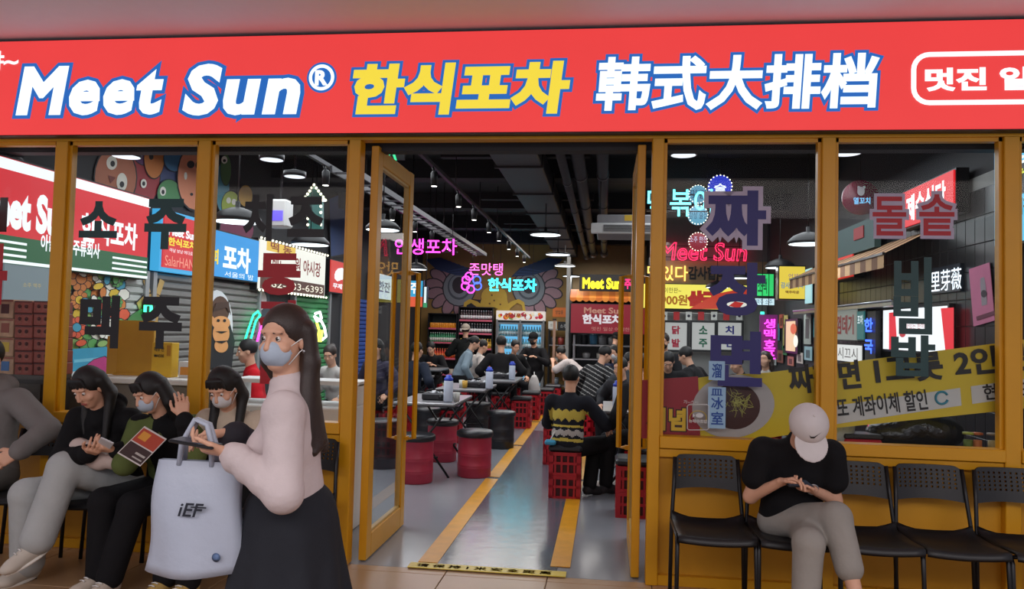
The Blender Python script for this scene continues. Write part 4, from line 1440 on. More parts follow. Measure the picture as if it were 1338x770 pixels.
def person(label, loc, rz, seated=True, s=1.0, lean=8, twist=0, head=(0, 0, 0), hands=None, feet=None, knees=None, hp=None, vox=.016, female=False,
           top=(20, 20, 22), sleeve=1.0, bulk=1.0, hood=False, collar=False, bottom=(24, 24, 28), kind='trousers', wide=1.0, shoe=(210, 205, 198), short=0.0,
           hair='short', hairm=None, mask=None, cap=None, capcol=(20, 20, 22), curl=.5, palm=None, legs=True, group=None, top_fn=None, thumbs=None, elbows=None, hdir=None, curlsR=None, curlsL=None, hem=0.0, sidelean=0, hairlen=.34, front=0.0, fringe=True):
    root = thing('person', label, 'person', loc, math.radians(rz), group)
    root.scale = (1, 1, 1)
    hm = hairm or HAIRM
    hands, feet, knees, palm, elbows, hdir = hands or {}, feet or {}, knees or {}, palm or {}, elbows or {}, hdir or {}
    near = vox < .01
    th = math.radians(lean)
    hp = hp if hp is not None else ((.52 if seated else .88) * s)
    Pv = V3(0, 0, hp)
    up = nrm(V3(math.sin(math.radians(sidelean)), math.sin(th), math.cos(th)))
    Rt = Rz(math.radians(twist))
    xr = Rt @ V3(1, 0, 0)
    fw = nrm(np.cross(up, xr))
    A3 = np.array([xr, fw, up])
    A0 = np.array([[1, 0, 0], nrm(np.cross(up, V3(1, 0, 0))), up])
    Sh = Pv + up * .43 * s
    sw = (.158 if female else .178) * s
    shl = {'R': Sh + xr * sw, 'L': Sh - xr * sw}
    Nb = Sh + up * .075 * s
    hy, hpi, hr = [math.radians(a) for a in head]
    HR = Rz(hy) @ Rx(hpi) @ Ry(hr)
    HX, HF, HU = HR @ V3(1, 0, 0), HR @ V3(0, 1, 0), HR @ V3(0, 0, 1)
    nk = nrm(up * .6 + HU * .5 + V3(0, .12, 0))
    Hc = Nb + nk * .055 * s + HU * .115 * s + HF * .018 * s
    HA = np.array([HX, HF, HU])
    hs = s * (.97 if female else 1.0)
    hpnt = lambda x, y, z: Hc + (HX * x + HF * y + HU * z) * hs

    B = Sdf(.022)
    # trunk
    B.ell(Pv + up * .30 * s + fw * .0, V3(.140, .092, .17) * s, A3)
    B.ell(Pv + up * .13 * s, V3(.125, .092, .14) * s, A0)
    B.ell(Pv + up * .01 * s, V3(.150, .105, .105) * s, A0)
    B.cap(shl['R'] - up * .01, shl['L'] - up * .01, .052 * s, .052 * s, .04)
    B.cap(Sh + up * .01, Hc - HU * .03 * s - HF * .012 * s, .054 * s, .05 * s, .02)
    if female:
        for q in (-1, 1):
            B.ell(Pv + up * .29 * s + xr * q * .065 * s + fw * .075 * s, V3(.055, .05, .055) * s, A3)
    # head
    B.ell(hpnt(0, -.010, .028), V3(.074, .092, .092) * hs, HA, .012)
    B.ell(hpnt(0, .020, -.036), V3(.060, .072, .080) * hs, HA, .014)
    B.ell(hpnt(0, .050, -.095), V3(.028, .028, .020) * hs, HA, .02)
    B.ell(hpnt(0, .078, .030), V3(.05, .016, .012) * hs, HA, .012)
    for q in (-1, 1):
        B.ell(hpnt(q * .030, .094, .006), V3(.017, .012, .010) * hs, HA, .01, sub=True)
        B.ell(hpnt(q * .040, .062, -.030), V3(.022, .02, .018) * hs, HA, .014)
        B.ell(hpnt(q * .074, -.006, -.012), V3(.010, .020, .031) * hs, HA, .004)
    if vox < .014:
        B.cap(hpnt(0, .090, .014), hpnt(0, .106, -.028), .007 * hs, .0125 * hs, .006)
        B.ell(hpnt(0, .100, -.032), V3(.018, .010, .009) * hs, HA, .005)
        B.ell(hpnt(0, .084, -.066), V3(.024, .012, .010) * hs, HA, .005)
    # arms
    arm = {}
    ua, fa = .275 * s, .245 * s
    for q, sg_ in (('R', 1), ('L', -1)):
        w = np.array(hands.get(q, (sg_ * .26 * s, .22 * s if seated else .06, (.66 if seated else .80) * s)), float)
        e, w = ik(shl[q], w, ua, fa, elbows.get(q, (sg_ * .8, -.5, -.8)))
        dr = nrm(w - e)
        if q in hdir:
            dr = nrm(hdir[q])
        pn = np.array(palm.get(q, (-sg_ * .5, .2, -1)), float)
        sd = np.cross(dr, pn) * sg_
        if thumbs and q in thumbs:
            sd = np.array(thumbs[q], float)
        arm[q] = (e, w)
        B.chain([shl[q], e, w], [.045 * s, .037 * s, .024 * s], .02)
        if near:
            hand_sdf(B, w, dr, pn, sd, s * .97, curl, vox=vox, curls=curlsR if q == 'R' else curlsL)
        else:
            hand_sdf(B, w, dr, pn, sd, s * 1.02, curl, vox=vox * .62)
    # legs
    leg = {}
    tl, sl_ = .43 * s, .42 * s
    for q, sg_ in (('R', 1), ('L', -1)):
        hipj = Pv + V3(sg_ * .085 * s, .01, -.01)
        fdef = (sg_ * .10 * s, .46 * s, .085 * s) if seated else (sg_ * .09 * s, .0, .085 * s)
        a = np.array(feet.get(q, fdef)[:3], float)
        kn, a = ik(hipj, a, tl, sl_, knees.get(q, (sg_ * .12, .8, .9) if seated else (0, 1, 0)))
        fd = np.array(feet[q][3:], float) if q in feet and len(feet[q]) > 3 else V3(sg_ * .12, 1, -.06)
        leg[q] = (hipj, kn, a, nrm(fd))
        if legs:
            B.chain([hipj, kn, a], [.074 * s, .050 * s, .034 * s], .02)
            B.chain([a + V3(0, 0, -.02), a + nrm(fd) * .13 * s + V3(0, 0, -.045 * s)], [.036 * s, .028 * s], .01)
    skin('body', B, vox, [SKIN, LIP], root, (lambda c: (np.linalg.norm((c - hpnt(0, .092, -.066)) @ HA.T / V3(.024, .02, .0085), axis=1) < 1)) if (near and not mask) else None)
    # eyes
    if near or vox <= .012:
        for q in (-1, 1):
            c = hpnt(q * .030, .0800, .005)
            m = MB().ball(c, .0098 * hs, 12, 8)
            ob = m.build('eye', [EYEW, EYED], root)
            me = ob.data
            ctr = [(np.array(p.center) - c) for p in me.polygons]
            me.polygons.foreach_set('material_index', [int(nrm(d) @ HF > .72) for d in ctr])
            eb = Sdf(.002).cap(hpnt(q * .017, .089, .0265), hpnt(q * .046, .077, .0235), .004 * hs, .0028 * hs)
            skin('eyebrow', eb, .003, hm, root)
    # top garment
    T = Sdf(.03)
    g = .009 * bulk * s + .005
    T.ell(Pv + up * .30 * s, V3(.140, .092, .17) * s + g * 1.1, A3)
    T.ell(Pv + up * .13 * s, V3(.128, .094, .14) * s + g * 1.5, A0)
    T.ell(Pv + up * .02 * s, V3(.148, .105, .085 + hem) * s + g * 1.0, A0)
    T.cap(shl['R'] - up * .008, shl['L'] - up * .008, .054 * s + g * .8, None, .04)
    T.cap(Sh, Nb + up * .005, .066 * s + g * .4, .056 * s + (.012 if collar or hood else 0), .03)
    if female:
        for q in (-1, 1):
            T.ell(Pv + up * .29 * s + xr * q * .065 * s + fw * .075 * s, V3(.055, .05, .055) * s + g * .8, A3)
    for q in 'RL':
        e, w = arm[q]
        if sleeve >= .99:
            T.chain([shl[q], e, w - nrm(w - e) * .012], [.052 * s + g, .041 * s + g * 1.15, .030 * s + g * .7], .02)
            if bulk > 1.3 and near:
                d = nrm(w - e)
                for t_ in (.35, .62, .86):
                    c = e + (w - e) * t_
                    T.ell(c, V3(.042, .042, .028) * s + g * .6, np.array([nrm(np.cross(d, V3(.3, .5, .8))), nrm(np.cross(d, np.cross(d, V3(.3, .5, .8)))), d]), .012)
        else:
            T.chain([shl[q], shl[q] + (e - shl[q]) * (sleeve + .2)], [.054 * s + g, .056 * s + g], .02)
    if hood:
        T.ell(Nb - fw * .075 * s + up * .005, V3(.115, .06, .07) * s, A3, .03)
        T.cap(Nb + xr * .075 * s - fw * .02, Nb - xr * .075 * s - fw * .02, .04 * s, None, .03)
        T.cap(Nb + xr * .07 * s - fw * .02, Nb + fw * .07 * s - up * .06 * s, .032 * s, .025 * s, .03)
        T.cap(Nb - xr * .07 * s - fw * .02, Nb + fw * .07 * s - up * .06 * s, .032 * s, .025 * s, .03)
    T.ell(Nb + nk * .07 * s + fw * .02, V3(.052, .052, .06) * s, np.array([xr, fw, up]), 0, sub=True)
    tm = top if isinstance(top, list) else [cloth(top)]
    tf = None
    if top_fn is not None:
        tf = lambda c: top_fn((c - Pv) @ np.array([xr, fw, up]).T / s)
    skin('hoodie' if hood else 'shirt', T, vox, tm, root, tf)
    # bottoms
    if legs:
        Lw = Sdf(.03)
        bm_ = cloth(bottom)
        Lw.ell(Pv + V3(0, -.01, -.005), V3(.158, .118, .115) * s, A0)
        if kind == 'skirt':
            for k in range(9):
                a = 2 * PI * k / 9
                d = V3(math.cos(a), math.sin(a), 0)
                Lw.cap(Pv + d * .10 * s + V3(0, 0, .08), Pv + d * (.215 + .03 * (k % 2)) * s + V3(0, 0, -.52 * s), .05 * s, .055 * s, .05)
            Lw.ell(Pv + V3(0, 0, .11 * s), V3(.142, .112, .09) * s, None)
            Lw.cap(Pv, Pv + V3(0, 0, -.5 * s), .15 * s, .2 * s, .05)
        else:
            for q in 'RL':
                h_, kn, a, fd = leg[q]
                e_ = a + (kn - a) * short + V3(0, 0, .0)
                Lw.chain([h_, kn], [.098 * s, .067 * s * (.5 + .5 * wide)], .03)
                Lw.chain([kn, e_ + nrm(kn - a) * .02], [.067 * s * (.5 + .5 * wide), .052 * s * wide], .02)
        skin('skirt' if kind == 'skirt' else 'trousers', Lw, vox, bm_, root)
        if shoe is not None:
            for q in 'RL':
                h_, kn, a, fd = leg[q]
                Ss = Sdf(.018)
                heel = a + V3(0, 0, -.040 * s) - fd * .035 * s
                toe = a + fd * .155 * s + V3(0, 0, -.050 * s)
                sdw = nrm(np.cross(fd, V3(0, 0, 1)))
                Ss.cap(a, heel, .044 * s, .040 * s).cap(heel, toe - fd * .03, .040 * s, .041 * s).cap(a, toe - fd * .05 * s, .044 * s, .036 * s).ell(toe - fd * .02, V3(.046, .06, .034) * s, np.array([sdw, fd, np.cross(sdw, fd)]))
                so = skin('shoe', Ss, min(vox, .010), cloth(shoe, .05), root)
                if near:
                    U = np.cross(sdw, fd)
                    Q = Sdf(.012).cap(heel - U * .030 * s, toe - fd * .02 - U * .028 * s, .034 * s, .037 * s)
                    Q.p[-1] = ('e', (heel + toe) / 2 - U * .034 * s, V3(.047 * s, .125 * s, .014 * s), np.array([sdw, fd, U]), 0, .01, False)
                    skin('sole', Q, .008, P((226, 220, 210)), so)
                    lc = MB()
                    for t_ in (.35, .5, .65):
                        c = a + (toe - a) * t_ + U * .036 * s
                        lc.tube([c - sdw * .02 * s, c + U * .004, c + sdw * .02 * s], .0035, n=5)
                    lc.build('lace', WHITE, so)
    # hair
    if hair and hair != 'none':
        H = Sdf(.014)
        H.ell(hpnt(0, -.016, .038), V3(.084, .096, .094) * hs, HA)
        if hair in ('long', 'bob'):
            ln = hairlen if hair == 'long' else .18
            for k in range(11):
                a = PI * (.02 + .96 * k / 10)
                x, y = .078 * math.cos(a), -.02 - .072 * math.sin(a)
                p0 = hpnt(x, y, .03)
                p1 = hpnt(x * 1.12, y * 1.12, -.09)
                back = Nb - fw * (.09 + .04) * s * (.4 + .6 * math.sin(a)) + xr * x * 1.15
                p2 = back - V3(0, 0, 1) * (ln - .1 + .015 * (k % 3)) * s
                if front and abs(math.cos(a)) > .55:
                    p2 = p1 + fw * front * s + V3(0, 0, -1) * ln * .8 * s
                H.chain([p0, p1, p2], [.026 * hs, .028 * hs, .018 * hs], .018)
        if hair == 'bun':
            H.ell(hpnt(0, -.115, .07), V3(.04, .038, .04) * hs, HA)
        if hair == 'pony':
            H.chain([hpnt(0, -.10, .04), hpnt(0, -.145, .0), hpnt(0, -.13, -.16)], [.028, .030, .012], .01)
        # hair line: clear the face and the neck
        H.ell(hpnt(0, .088, -.028), V3(.066, .062, .092) * hs, HA, 0, sub=True)
        if hair in ('short', 'bun', 'pony'):
            H.ell(hpnt(0, -.02, -.105), V3(.12, .14, .085) * hs, HA, 0, sub=True)
            for q in (-1, 1):
                H.ell(hpnt(q * .085, .03, -.03), V3(.03, .05, .05) * hs, HA, 0, sub=True)
        if fringe and not cap and hair in ('short', 'bob', 'long') and near:
            for k in range(6):
                x = -.05 + .02 * k
                H.cap(hpnt(x * .8, .07, .09), hpnt(x * 1.1, .088 - abs(x) * .3, .045 + .006 * (k % 2)), .014 * hs, .008 * hs, .008)
        skin('hair', H, max(vox * .9, .006), hm, root)
    if mask is not None:
        K = Sdf(.012)
        K.ell(hpnt(0, .024, -.052), V3(.066, .080, .058) * hs, HA, .01).ell(hpnt(0, .085, -.038), V3(.032, .024, .034) * hs, HA, .02)
        K.cut(hpnt(0, .030, 0), -(HF * 1.0 + HU * .25))
        mo = skin('face_mask', K, min(vox, .009), mask, root)
        if near:
            for q in (-1, 1):
                mb = MB().tube([hpnt(q * .056, .045, -.025), hpnt(q * .078, .012, .0), hpnt(q * .084, -.012, .004)], .0018, n=5).tube([hpnt(q * .05, .045, -.09), hpnt(q * .074, .01, -.045), hpnt(q * .082, -.012, -.032)], .0018, n=5)
                mb.build('ear_loop', WHITE, mo)
    if cap:
        C = Sdf(.008)
        cw_ = 1.09 if near else 1.0
        C.ell(hpnt(0, -.012, .048), V3(.093 * cw_, .110, .094) * hs, HA)
        C.cut(hpnt(0, 0, .024), -HU - HF * .12 * (-1 if cap == 'back' else 1))
        co = skin('cap', C, min(vox, .01), cloth(capcol, .1), root)
        C = Sdf(.004)
        fl = -1 if cap == 'back' else 1
        tl_ = .22
        BA = np.array([HX, nrm(HF * fl - HU * tl_), nrm(HU + HF * fl * tl_)])
        C.ell(hpnt(0, fl * .112 - .012, .030), V3(.080 * cw_, .096, .009) * hs, BA)
        skin('brim', C, .004 if near else .008, cloth(capcol, .1), co)
        b_ = MB().ball(hpnt(0, -.012, .139), .008 * hs, 8, 5)
        b_.build('cap_button', cloth(capcol, .1), co)
    root['_j'] = 0
    del root['_j']
    J = dict(arm=arm, Hc=Hc, HX=HX, HF=HF, HU=HU, leg=leg, Sh=Sh, up=up, fw=fw, P=Pv, hpnt=hpnt, root=root)
    Rw = Rz(math.radians(rz))
    J['w'] = lambda p: Vector(Rw @ np.asarray(p, float) + np.array(loc, float))
    return J
# ------------------------------------------------------------------ waiting chairs
def make_chair(label, loc, rz=0, group='black waiting chairs along the shop front'):
    t = thing('waiting_chair', label, 'chair', loc, rz, group)
    for s in (-1, 1):
        MB().tube([(s * .205, -.03, 0), (s * .198, -.005, .43), (s * .185, .035, .62), (s * .178, .075, .775)], .0115, n=8).build('back_leg', BLKM, t)
        MB().tube([(s * .205, -.42, 0), (s * .200, -.385, .39), (s * .199, -.36, .425), (s * .198, -.02, .432)], .0115, n=8).build('front_leg', BLKM, t)
    MB().tube([(-.199, -.36, .418), (.199, -.36, .418)], .010, n=6).build('cross_bar', BLKM, t)
    mb = MB()
    n, prof = 9, [(-.43, .425), (-.425, .447), (-.40, .452), (-.2, .440), (-.05, .444), (-.02, .466), (-.012, .486)]
    vs = []
    for i in range(n):
        x = -.198 + .396 * i / (n - 1)
        dip = .012 * (1 - (2 * i / (n - 1) - 1) ** 2)
        for j, (y, z) in enumerate(prof):
            vs.append((x, y, z - dip - (.03 * (1 - (2 * i / (n - 1) - 1) ** 2) if j == len(prof) - 1 else 0)))
    m = len(prof)
    k = len(vs)
    vs += [(x, y, z - .012) for x, y, z in vs]
    fs = []
    for i in range(n - 1):
        for j in range(m - 1):
            a = i * m + j
            fs += [(a, a + 1, a + m + 1, a + m), (k + a, k + a + m, k + a + m + 1, k + a + 1)]
    for j in range(m - 1):
        fs += [(j, k + j, k + j + 1, j + 1), ((n - 1) * m + j, (n - 1) * m + j + 1, k + (n - 1) * m + j + 1, k + (n - 1) * m + j)]
    for i in range(n - 1):
        fs += [(i * m, (i + 1) * m, k + (i + 1) * m, k + i * m), (i * m + m - 1, k + i * m + m - 1, k + (i + 1) * m + m - 1, (i + 1) * m + m - 1)]
    mb.add(vs, fs, 0, True).build('seat', BLK, t)
    # perforated back: lattice of bars with true holes, bowed
    W_, z0, z1 = .372, .595, .790
    pt = lambda x, z, d: (x, .045 + .18 * (z - .6) + .035 * (1 - (x / (W_ / 2)) ** 2) + d, z)
    xs = [-W_ / 2 + .022]
    cols, rows = 11, 5
    x0, zz0, px_, pz_, hs = -W_ / 2 + .030, .665, .0295, .0225, .0115
    xs = [-W_ / 2, ] + sum([[x0 + px_ * c, x0 + px_ * c + hs] for c in range(cols)], []) + [W_ / 2]
    zs = [z0] + sum([[zz0 + pz_ * r, zz0 + pz_ * r + hs] for r in range(rows)], []) + [z1]

    def zc(x, z):   # rounded upper corners and arched lower edge
        e = max(0, abs(x) - (W_ / 2 - .05)) / .05
        if z == z1:
            return z - .03 * e * e
        if z == z0:
            return z + .012 * (1 - (x / (W_ / 2)) ** 2)
        return z
    mb = MB()
    nx, nz = len(xs), len(zs)
    vs = [pt(x, zc(x, z), d) for d in (-.006, .006) for x in xs for z in zs]
    fs = []
    hole = lambda i, j: (1 <= i <= 2 * cols - 1 and i % 2 == 1) and (1 <= j <= 2 * rows - 1 and j % 2 == 1)
    I = lambda d, i, j: d * nx * nz + i * nz + j
    for i in range(nx - 1):
        for j in range(nz - 1):
            if hole(i, j):
                c = [(i, j), (i + 1, j), (i + 1, j + 1), (i, j + 1)]
                for (a, b) in zip(c, c[1:] + c[:1]):
                    fs.append((I(0, *a), I(0, *b), I(1, *b), I(1, *a)))
                continue
            fs += [(I(0, i, j), I(0, i + 1, j), I(0, i + 1, j + 1), I(0, i, j + 1)), (I(1, i, j), I(1, i, j + 1), I(1, i + 1, j + 1), I(1, i + 1, j))]
    for i in range(nx - 1):
        for j in (0, nz - 1):
            fs.append((I(0, i, j), I(1, i, j), I(1, i + 1, j), I(0, i + 1, j)))
    for j in range(nz - 1):
        for i in (0, nx - 1):
            fs.append((I(0, i, j), I(0, i, j + 1), I(1, i, j + 1), I(1, i, j)))
    mb.add(vs, fs).build('backrest', BLK, t)
    return t


CHY = -.205
ch0 = make_chair('empty black chair nearest the right door jamb', (.595, CHY, 0))
for x, lb in ((1.01, 'black chair under the man in the white cap'), (1.412, 'empty black chair just right of the man in the white cap'), (1.815, 'empty black chair before the middle of the right-hand window'), (2.235, 'rightmost black chair, cut by the right edge'),
              (-1.80, 'black chair behind the standing woman in the white shirt'), (-2.205, 'black chair under the masked woman in cream'), (-2.61, 'black chair under the woman in the green jacket'), (-3.015, 'black chair under the woman in wide pale jeans'), (-3.56, 'leftmost black chair, under the person in the grey hoodie')):
    c = copy_tree(ch0)
    c.location = (x, CHY, 0)
    c['label'] = lb

# ------------------------------------------------------------------ left counter and goods
ct = thing('service_counter', 'beige service counter inside the left windows', 'counter', (-3.55, .75, 0))
boxo('top', WHITE, ct, (0, 0, 1.05), (1.45, .52, .04), bev=.006)
boxo('front_panel', M('beige_laminate', (120, 112, 102), rough=.6), ct, (0, -.20, .515), (1.38, .03, 1.03))
boxo('side_panel', M('beige_laminate', (120, 112, 102), rough=.6), ct, (.68, 0, .515), (.03, .43, 1.03))
boxo('shelf', M('beige_laminate', (120, 112, 102), rough=.6), ct, (0, .03, .5), (1.34, .40, .03))
cw = thing('display_counter', 'white display counter with a sloping glass front and teal letters', 'counter', (-2.30, .85, 0))
boxo('body', WHITE, cw, (0, 0, .45), (1.0, .5, .90), bev=.01)
boxo('top', WHITE, cw, (0, .1, 1.06), (1.0, .3, .03))
for s in (-1, 1):
    boxo('end_panel', WHITE, cw, (s * .49, .05, .98), (.02, .4, .15))
MB().add([(-.48, -.22, .90), (.48, -.22, .90), (.48, -.05, 1.05), (-.48, -.05, 1.05)], [(0, 1, 2, 3)]).build('glass_front', GLASS, cw)
lettering(cw, '冰粉', Plane('front', 0), (Vector((-.2, -.26, .82)), .16, .08), P((40, 130, 130)), lift=.001)
bk = thing('waste_bin', 'round teal bin behind the glass below the display counter', 'bin', (-2.60, .36, 0))
MB().lathe([(.12, 0), (.15, .02), (.17, .78), (.16, .80), (.14, .80)], n=24).build('body', M('teal_plastic', (52, 116, 118), rough=.4), bk)
MB().lathe([(.175, .77), (.18, .79), (.175, .81), (.16, .81)], n=24).build('rim', M('teal_plastic_dark', (40, 92, 96), rough=.4), bk)
# cartons
CT = [M('brown_red_carton', (150, 72, 58), rough=.6, var=.3, scale=30), M('pale_printed_carton', (188, 150, 120), rough=.6, var=.4, scale=25)]
pr = [P((150, 84, 70)), P((84, 34, 32)), P((74, 116, 170)), P((206, 176, 70))]
q = Plane('front', .12).at(66, 491)
lc_ = thing('low_cabinet', 'dark low cabinet carrying the stacked cartons at far left', 'cabinet', (-4.05, .25, 0))
boxo('body', M('dark_laminate', (58, 52, 48), rough=.6), lc_, (0, 0, (q.z - .03) / 2), (.50, .26, q.z - .03))
boxo('top', M('dark_laminate_top', (80, 74, 68), rough=.5), lc_, (0, 0, q.z - .016), (.50, .28, .03))
boxo('door', M('dark_laminate_door', (66, 60, 54), rough=.6), lc_, (0, -.135, q.z / 2), (.46, .012, q.z - .12))
boxo('handle', STEEL, lc_, (.15, -.147, q.z / 2), (.015, .015, .12))
rows_ = ['bottom', 'second', 'third', 'fourth', 'fifth', 'top']
for colu, (px0, px1, mt, nm) in enumerate(((17, 41, 0, 'left'), (42, 66, 0, 'right'))):
    for j in range(6):
        y1, y0 = 491 - 16.3 * j, 491 - 16.3 * (j + 1)
        c, w, h = Plane('front', .12).rect(px0, y0, px1, y1)
        t = thing('carton', 'red-brown printed carton, %s of the %s stack behind the left window' % (rows_[j], nm), 'carton', (c.x, c.y + .12, c.z - h / 2), 0, 'red-brown cartons')
        boxo('box', CT[0], t, (0, 0, h / 2), (w - .004, .22, h - .003), bev=.004)
        for k in range(2):
            boxo('print', pr[0], t, (-.025 + .05 * k, -.111, h * .5), (.03, .002, h * .55))
            MB().lathe([(.001, -.1125), (h * .16, -.1122)], (-.025 + .05 * k, 0, h * .55), n=10, axis=1).build('print_dot', pr[1], t)
        boxo('tape', pr[1], t, (0, -.111, h * .93), (w - .01, .002, h * .10))
for j in range(4):
    c, w, h = Plane('front', .12).rect(-12, 491 - 25 * (j + 1), 16, 491 - 25 * j)
    t = thing('carton', 'pale patterned carton at the far left edge, %s of four' % ['lowest', 'second up', 'third up', 'topmost'][j], 'carton', (c.x, c.y + .12, c.z - h / 2), 0, 'pale cartons')
    boxo('box', CT[1], t, (0, 0, h / 2), (w - .004, .22, h - .003), bev=.004)
    boxo('print', pr[(j + 2) % 4], t, (.02, -.111, h * .5), (.06, .002, h * .5))
    boxo('tape', pr[0], t, (0, -.111, h * .92), (w - .01, .002, .012))
YC = M('yellow_card', (210, 160, 40), rough=.6)
t = thing('menu_holder', 'large yellow folded card screen standing on the counter', 'card', (-3.6, .80, 1.07))
boxo('panel', YC, t, (.02, 0, .21), (.30, .02, .42))
boxo('wing', YC, t, (-.16, -.02, .15), (.07, .02, .29), rot=Matrix.Rotation(.5, 3, 'Z'))
boxo('foot', YC, t, (0, .03, .01), (.3, .1, .02))
t = thing('packet_box', 'bright yellow box with black print on the counter by the post', 'box', (-3.30, .74, 1.07))
boxo('box', M('bright_yellow_card', (236, 190, 40), rough=.5), t, (0, 0, .13), (.16, .10, .26), bev=.003)
lettering(t, '메뉴 판', Plane('front', 0), (Vector((-.02, -.051, .21)), .08, .035), P((40, 34, 20)), bold=.02, lift=.001)
lettering(t, '₩4500', Plane('front', 0), (Vector((-.02, -.051, .16)), .08, .025), P((40, 34, 20)), bold=.02, lift=.001)
boxo('print', P((200, 140, 30)), t, (.055, -.051, .2), (.03, .002, .08))
t = thing('tissue_box', 'small white box with an orange side on the counter', 'box', (-3.12, .78, 1.07))
boxo('box', WHITE, t, (0, 0, .06), (.13, .1, .12), bev=.004)
boxo('print', P((226, 150, 60)), t, (0, -.051, .05), (.10, .002, .06))

# ------------------------------------------------------------------ stools, crates, tables
CUSH = M('black_vinyl', (30, 31, 36), rough=.38)
DRUMR = M('red_painted_drum', (168, 44, 66), rough=.45, var=.12)
DRUMB = M('black_painted_drum', (30, 30, 34), rough=.4)


def drum(label, x, y, r=.165, h=.47, mat=DRUMR):
    t = thing('drum_stool', label, 'stool', (x, y, 0), 0, 'drum stools')
    pr_ = [(r * .97, 0), (r, .012)]
    for k in (.25, .30, .55, .60):
        z = h * k * .86
        pr_ += [(r, z - .008), (r * 1.025, z), (r, z + .008)]
    pr_ += [(r, h * .86), (r * 1.02, h * .87), (r * .97, h * .88)]
    MB().lathe(pr_, n=28).build('drum', mat, t)
    MB().lathe([(r * 1.03, h * .865), (r * 1.10, h * .88), (r * 1.10, h * .97), (r * 1.0, h), (.02, h * 1.01)], n=28).build('cushion', CUSH, t)
    return t


drum('red drum stool nearest the left door leaf', -1.80, 2.62, .17, .46)
drum('red drum stool at the near corner of the first table by the yellow line', -1.295, 3.05, .17, .46)
drum('red drum stool tucked under the first table', -1.80, 3.85, .165, .46)
drum('black drum stool beside the yellow line', -1.28, 4.95, .165, .46, DRUMB)
drum('black drum stool behind the near red drum by the door leaf', -2.25, 5.0, .165, .46, DRUMB)
drum('black drum stool seen through the left door glass', -2.32, 3.3, .18, .5, DRUMB)
drum('dark drum stool at the far side of the second table', -1.75, 6.0, .165, .46, DRUMB)
drum('black drum stool deep behind the second table', -2.3, 6.1, .165, .46, DRUMB)


def crate_mesh(w, d, h):
    """plastic bottle crate: rims, corner posts, slats, with real openings"""
    mb = MB()
    for z, hh in ((.012, .024), (h * .52, .022), (h - .016, .032)):
        for s in (-1, 1):
            mb.box((0, s * (d / 2 - .006), z), (w, .012, hh))
            mb.box((s * (w / 2 - .006), 0, z), (.012, d - .024, hh))
    for sx in (-1, 1):
        for sy in (-1, 1):
            mb.box((sx * (w / 2 - .02), sy * (d / 2 - .02), h / 2), (.04, .04, h))
    for k in range(1, 5):
        x = -w / 2 + w * k / 5
        for s in (-1, 1):
            mb.box((x, s * (d / 2 - .008), h * .5), (.018, .010, h))
            mb.box((s * (w / 2 - .008), -d / 2 + d * k / 5, h * .5), (.010, .018, h))
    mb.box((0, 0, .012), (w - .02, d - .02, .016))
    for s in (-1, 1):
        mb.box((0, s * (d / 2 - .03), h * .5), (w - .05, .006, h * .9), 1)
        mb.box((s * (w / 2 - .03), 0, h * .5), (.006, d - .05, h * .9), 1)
    return mb


_cr = crate_mesh(.285, .285, .205).mesh('crate', [RED, M('painted_shade_liner', (70, 8, 16), rough=.6)])  # dark liner: shade inside the crate put into its colour


def crate_stool(label, x, y, rz=0.0, n=2, cushion=True):
    t = thing('crate_stool', label, 'stool', (x, y, 0), rz, 'red crate stools')
    for k in range(n):
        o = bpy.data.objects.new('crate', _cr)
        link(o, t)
        o.location = (0, 0, .206 * k)
    if cushion:
        boxo('cushion', CUSH, t, (0, 0, .206 * n + .03), (.30, .30, .06), bev=.02)
    return t


crate_stool('red crate stool under the person in the zigzag sweater', -.335, 2.31)
crate_stool('red crate stool with dark cushion just behind the zigzag sweater', -.52, 4.0)
crate_stool('red crate stool behind the right door leaf', .25, 1.73)
crate_stool('red crate stool beside the yellow line past the black drum', -1.24, 7.02)
crate_stool('red crate stool behind the one past the black drum', -1.20, 8.1)
crate_stool('second red crate stool in the row along the third table', -1.02, 8.9)
crate_stool('farthest red crate stool along the yellow line', -.95, 9.8)
crate_stool('red crate stool seen low behind the first table', -2.0, 5.3)
STL = M('steel_table_top', (150, 150, 154), rough=.28, metal=.5)


def table(label, x, y, w=.62, d=1.05, h=.74):
    t = thing('folding_table', label, 'table', (x, y, 0), 0, 'steel dining tables')
    boxo('top', STL, t, (0, 0, h - .012), (w, d, .024), bev=.004)
    boxo('edge_band', M('dark_edge', (50, 50, 54), rough=.5), t, (0, 0, h - .03), (w - .01, d - .01, .014))
    for s in (-1, 1):
        for q in (-1, 1):
            MB().tube([(q * w * .40, s * (d / 2 - .06), h - .04), (-q * w * .42, s * (d / 2 - .06 + q * .012), .0)], .012, n=8).build('leg', BLKM, t)
        MB().tube([(-w * .24, s * (d / 2 - .06), .20), (w * .24, s * (d / 2 - .06), .20)], .009, n=6).build('foot_bar', BLKM, t)
    return t


TB = [(-1.78, 3.32), (-1.76, 5.15), (-1.58, 6.9), (-1.72, 8.55)]
for (x, y), nm in zip(TB, ('first steel dining table, behind the near red drums', 'second steel dining table with stove and tall bottle', 'third steel dining table before the person in black', 'cluttered steel dining table at the rear by the staff')):
    table(nm, x, y, .62, .8 if y > 8 else 1.05)
table('steel dining table on the right behind the zigzag sweater person', .30, 3.2)
table('steel dining table on the right by the striped shirt', .48, 6.05, .5, .7)
table('dark steel table at the far left of the dining room', -2.95, 6.75, .62, .8)
table('steel table in the left rear with the eating man', -3.2, 9.1, .62, .8)
table('steel table behind the navy letters on the right', 1.1, 4.5, .9, .7)
table('steel table near the right rear wall with hunched diners', 1.5, 7.2, .7, .9)


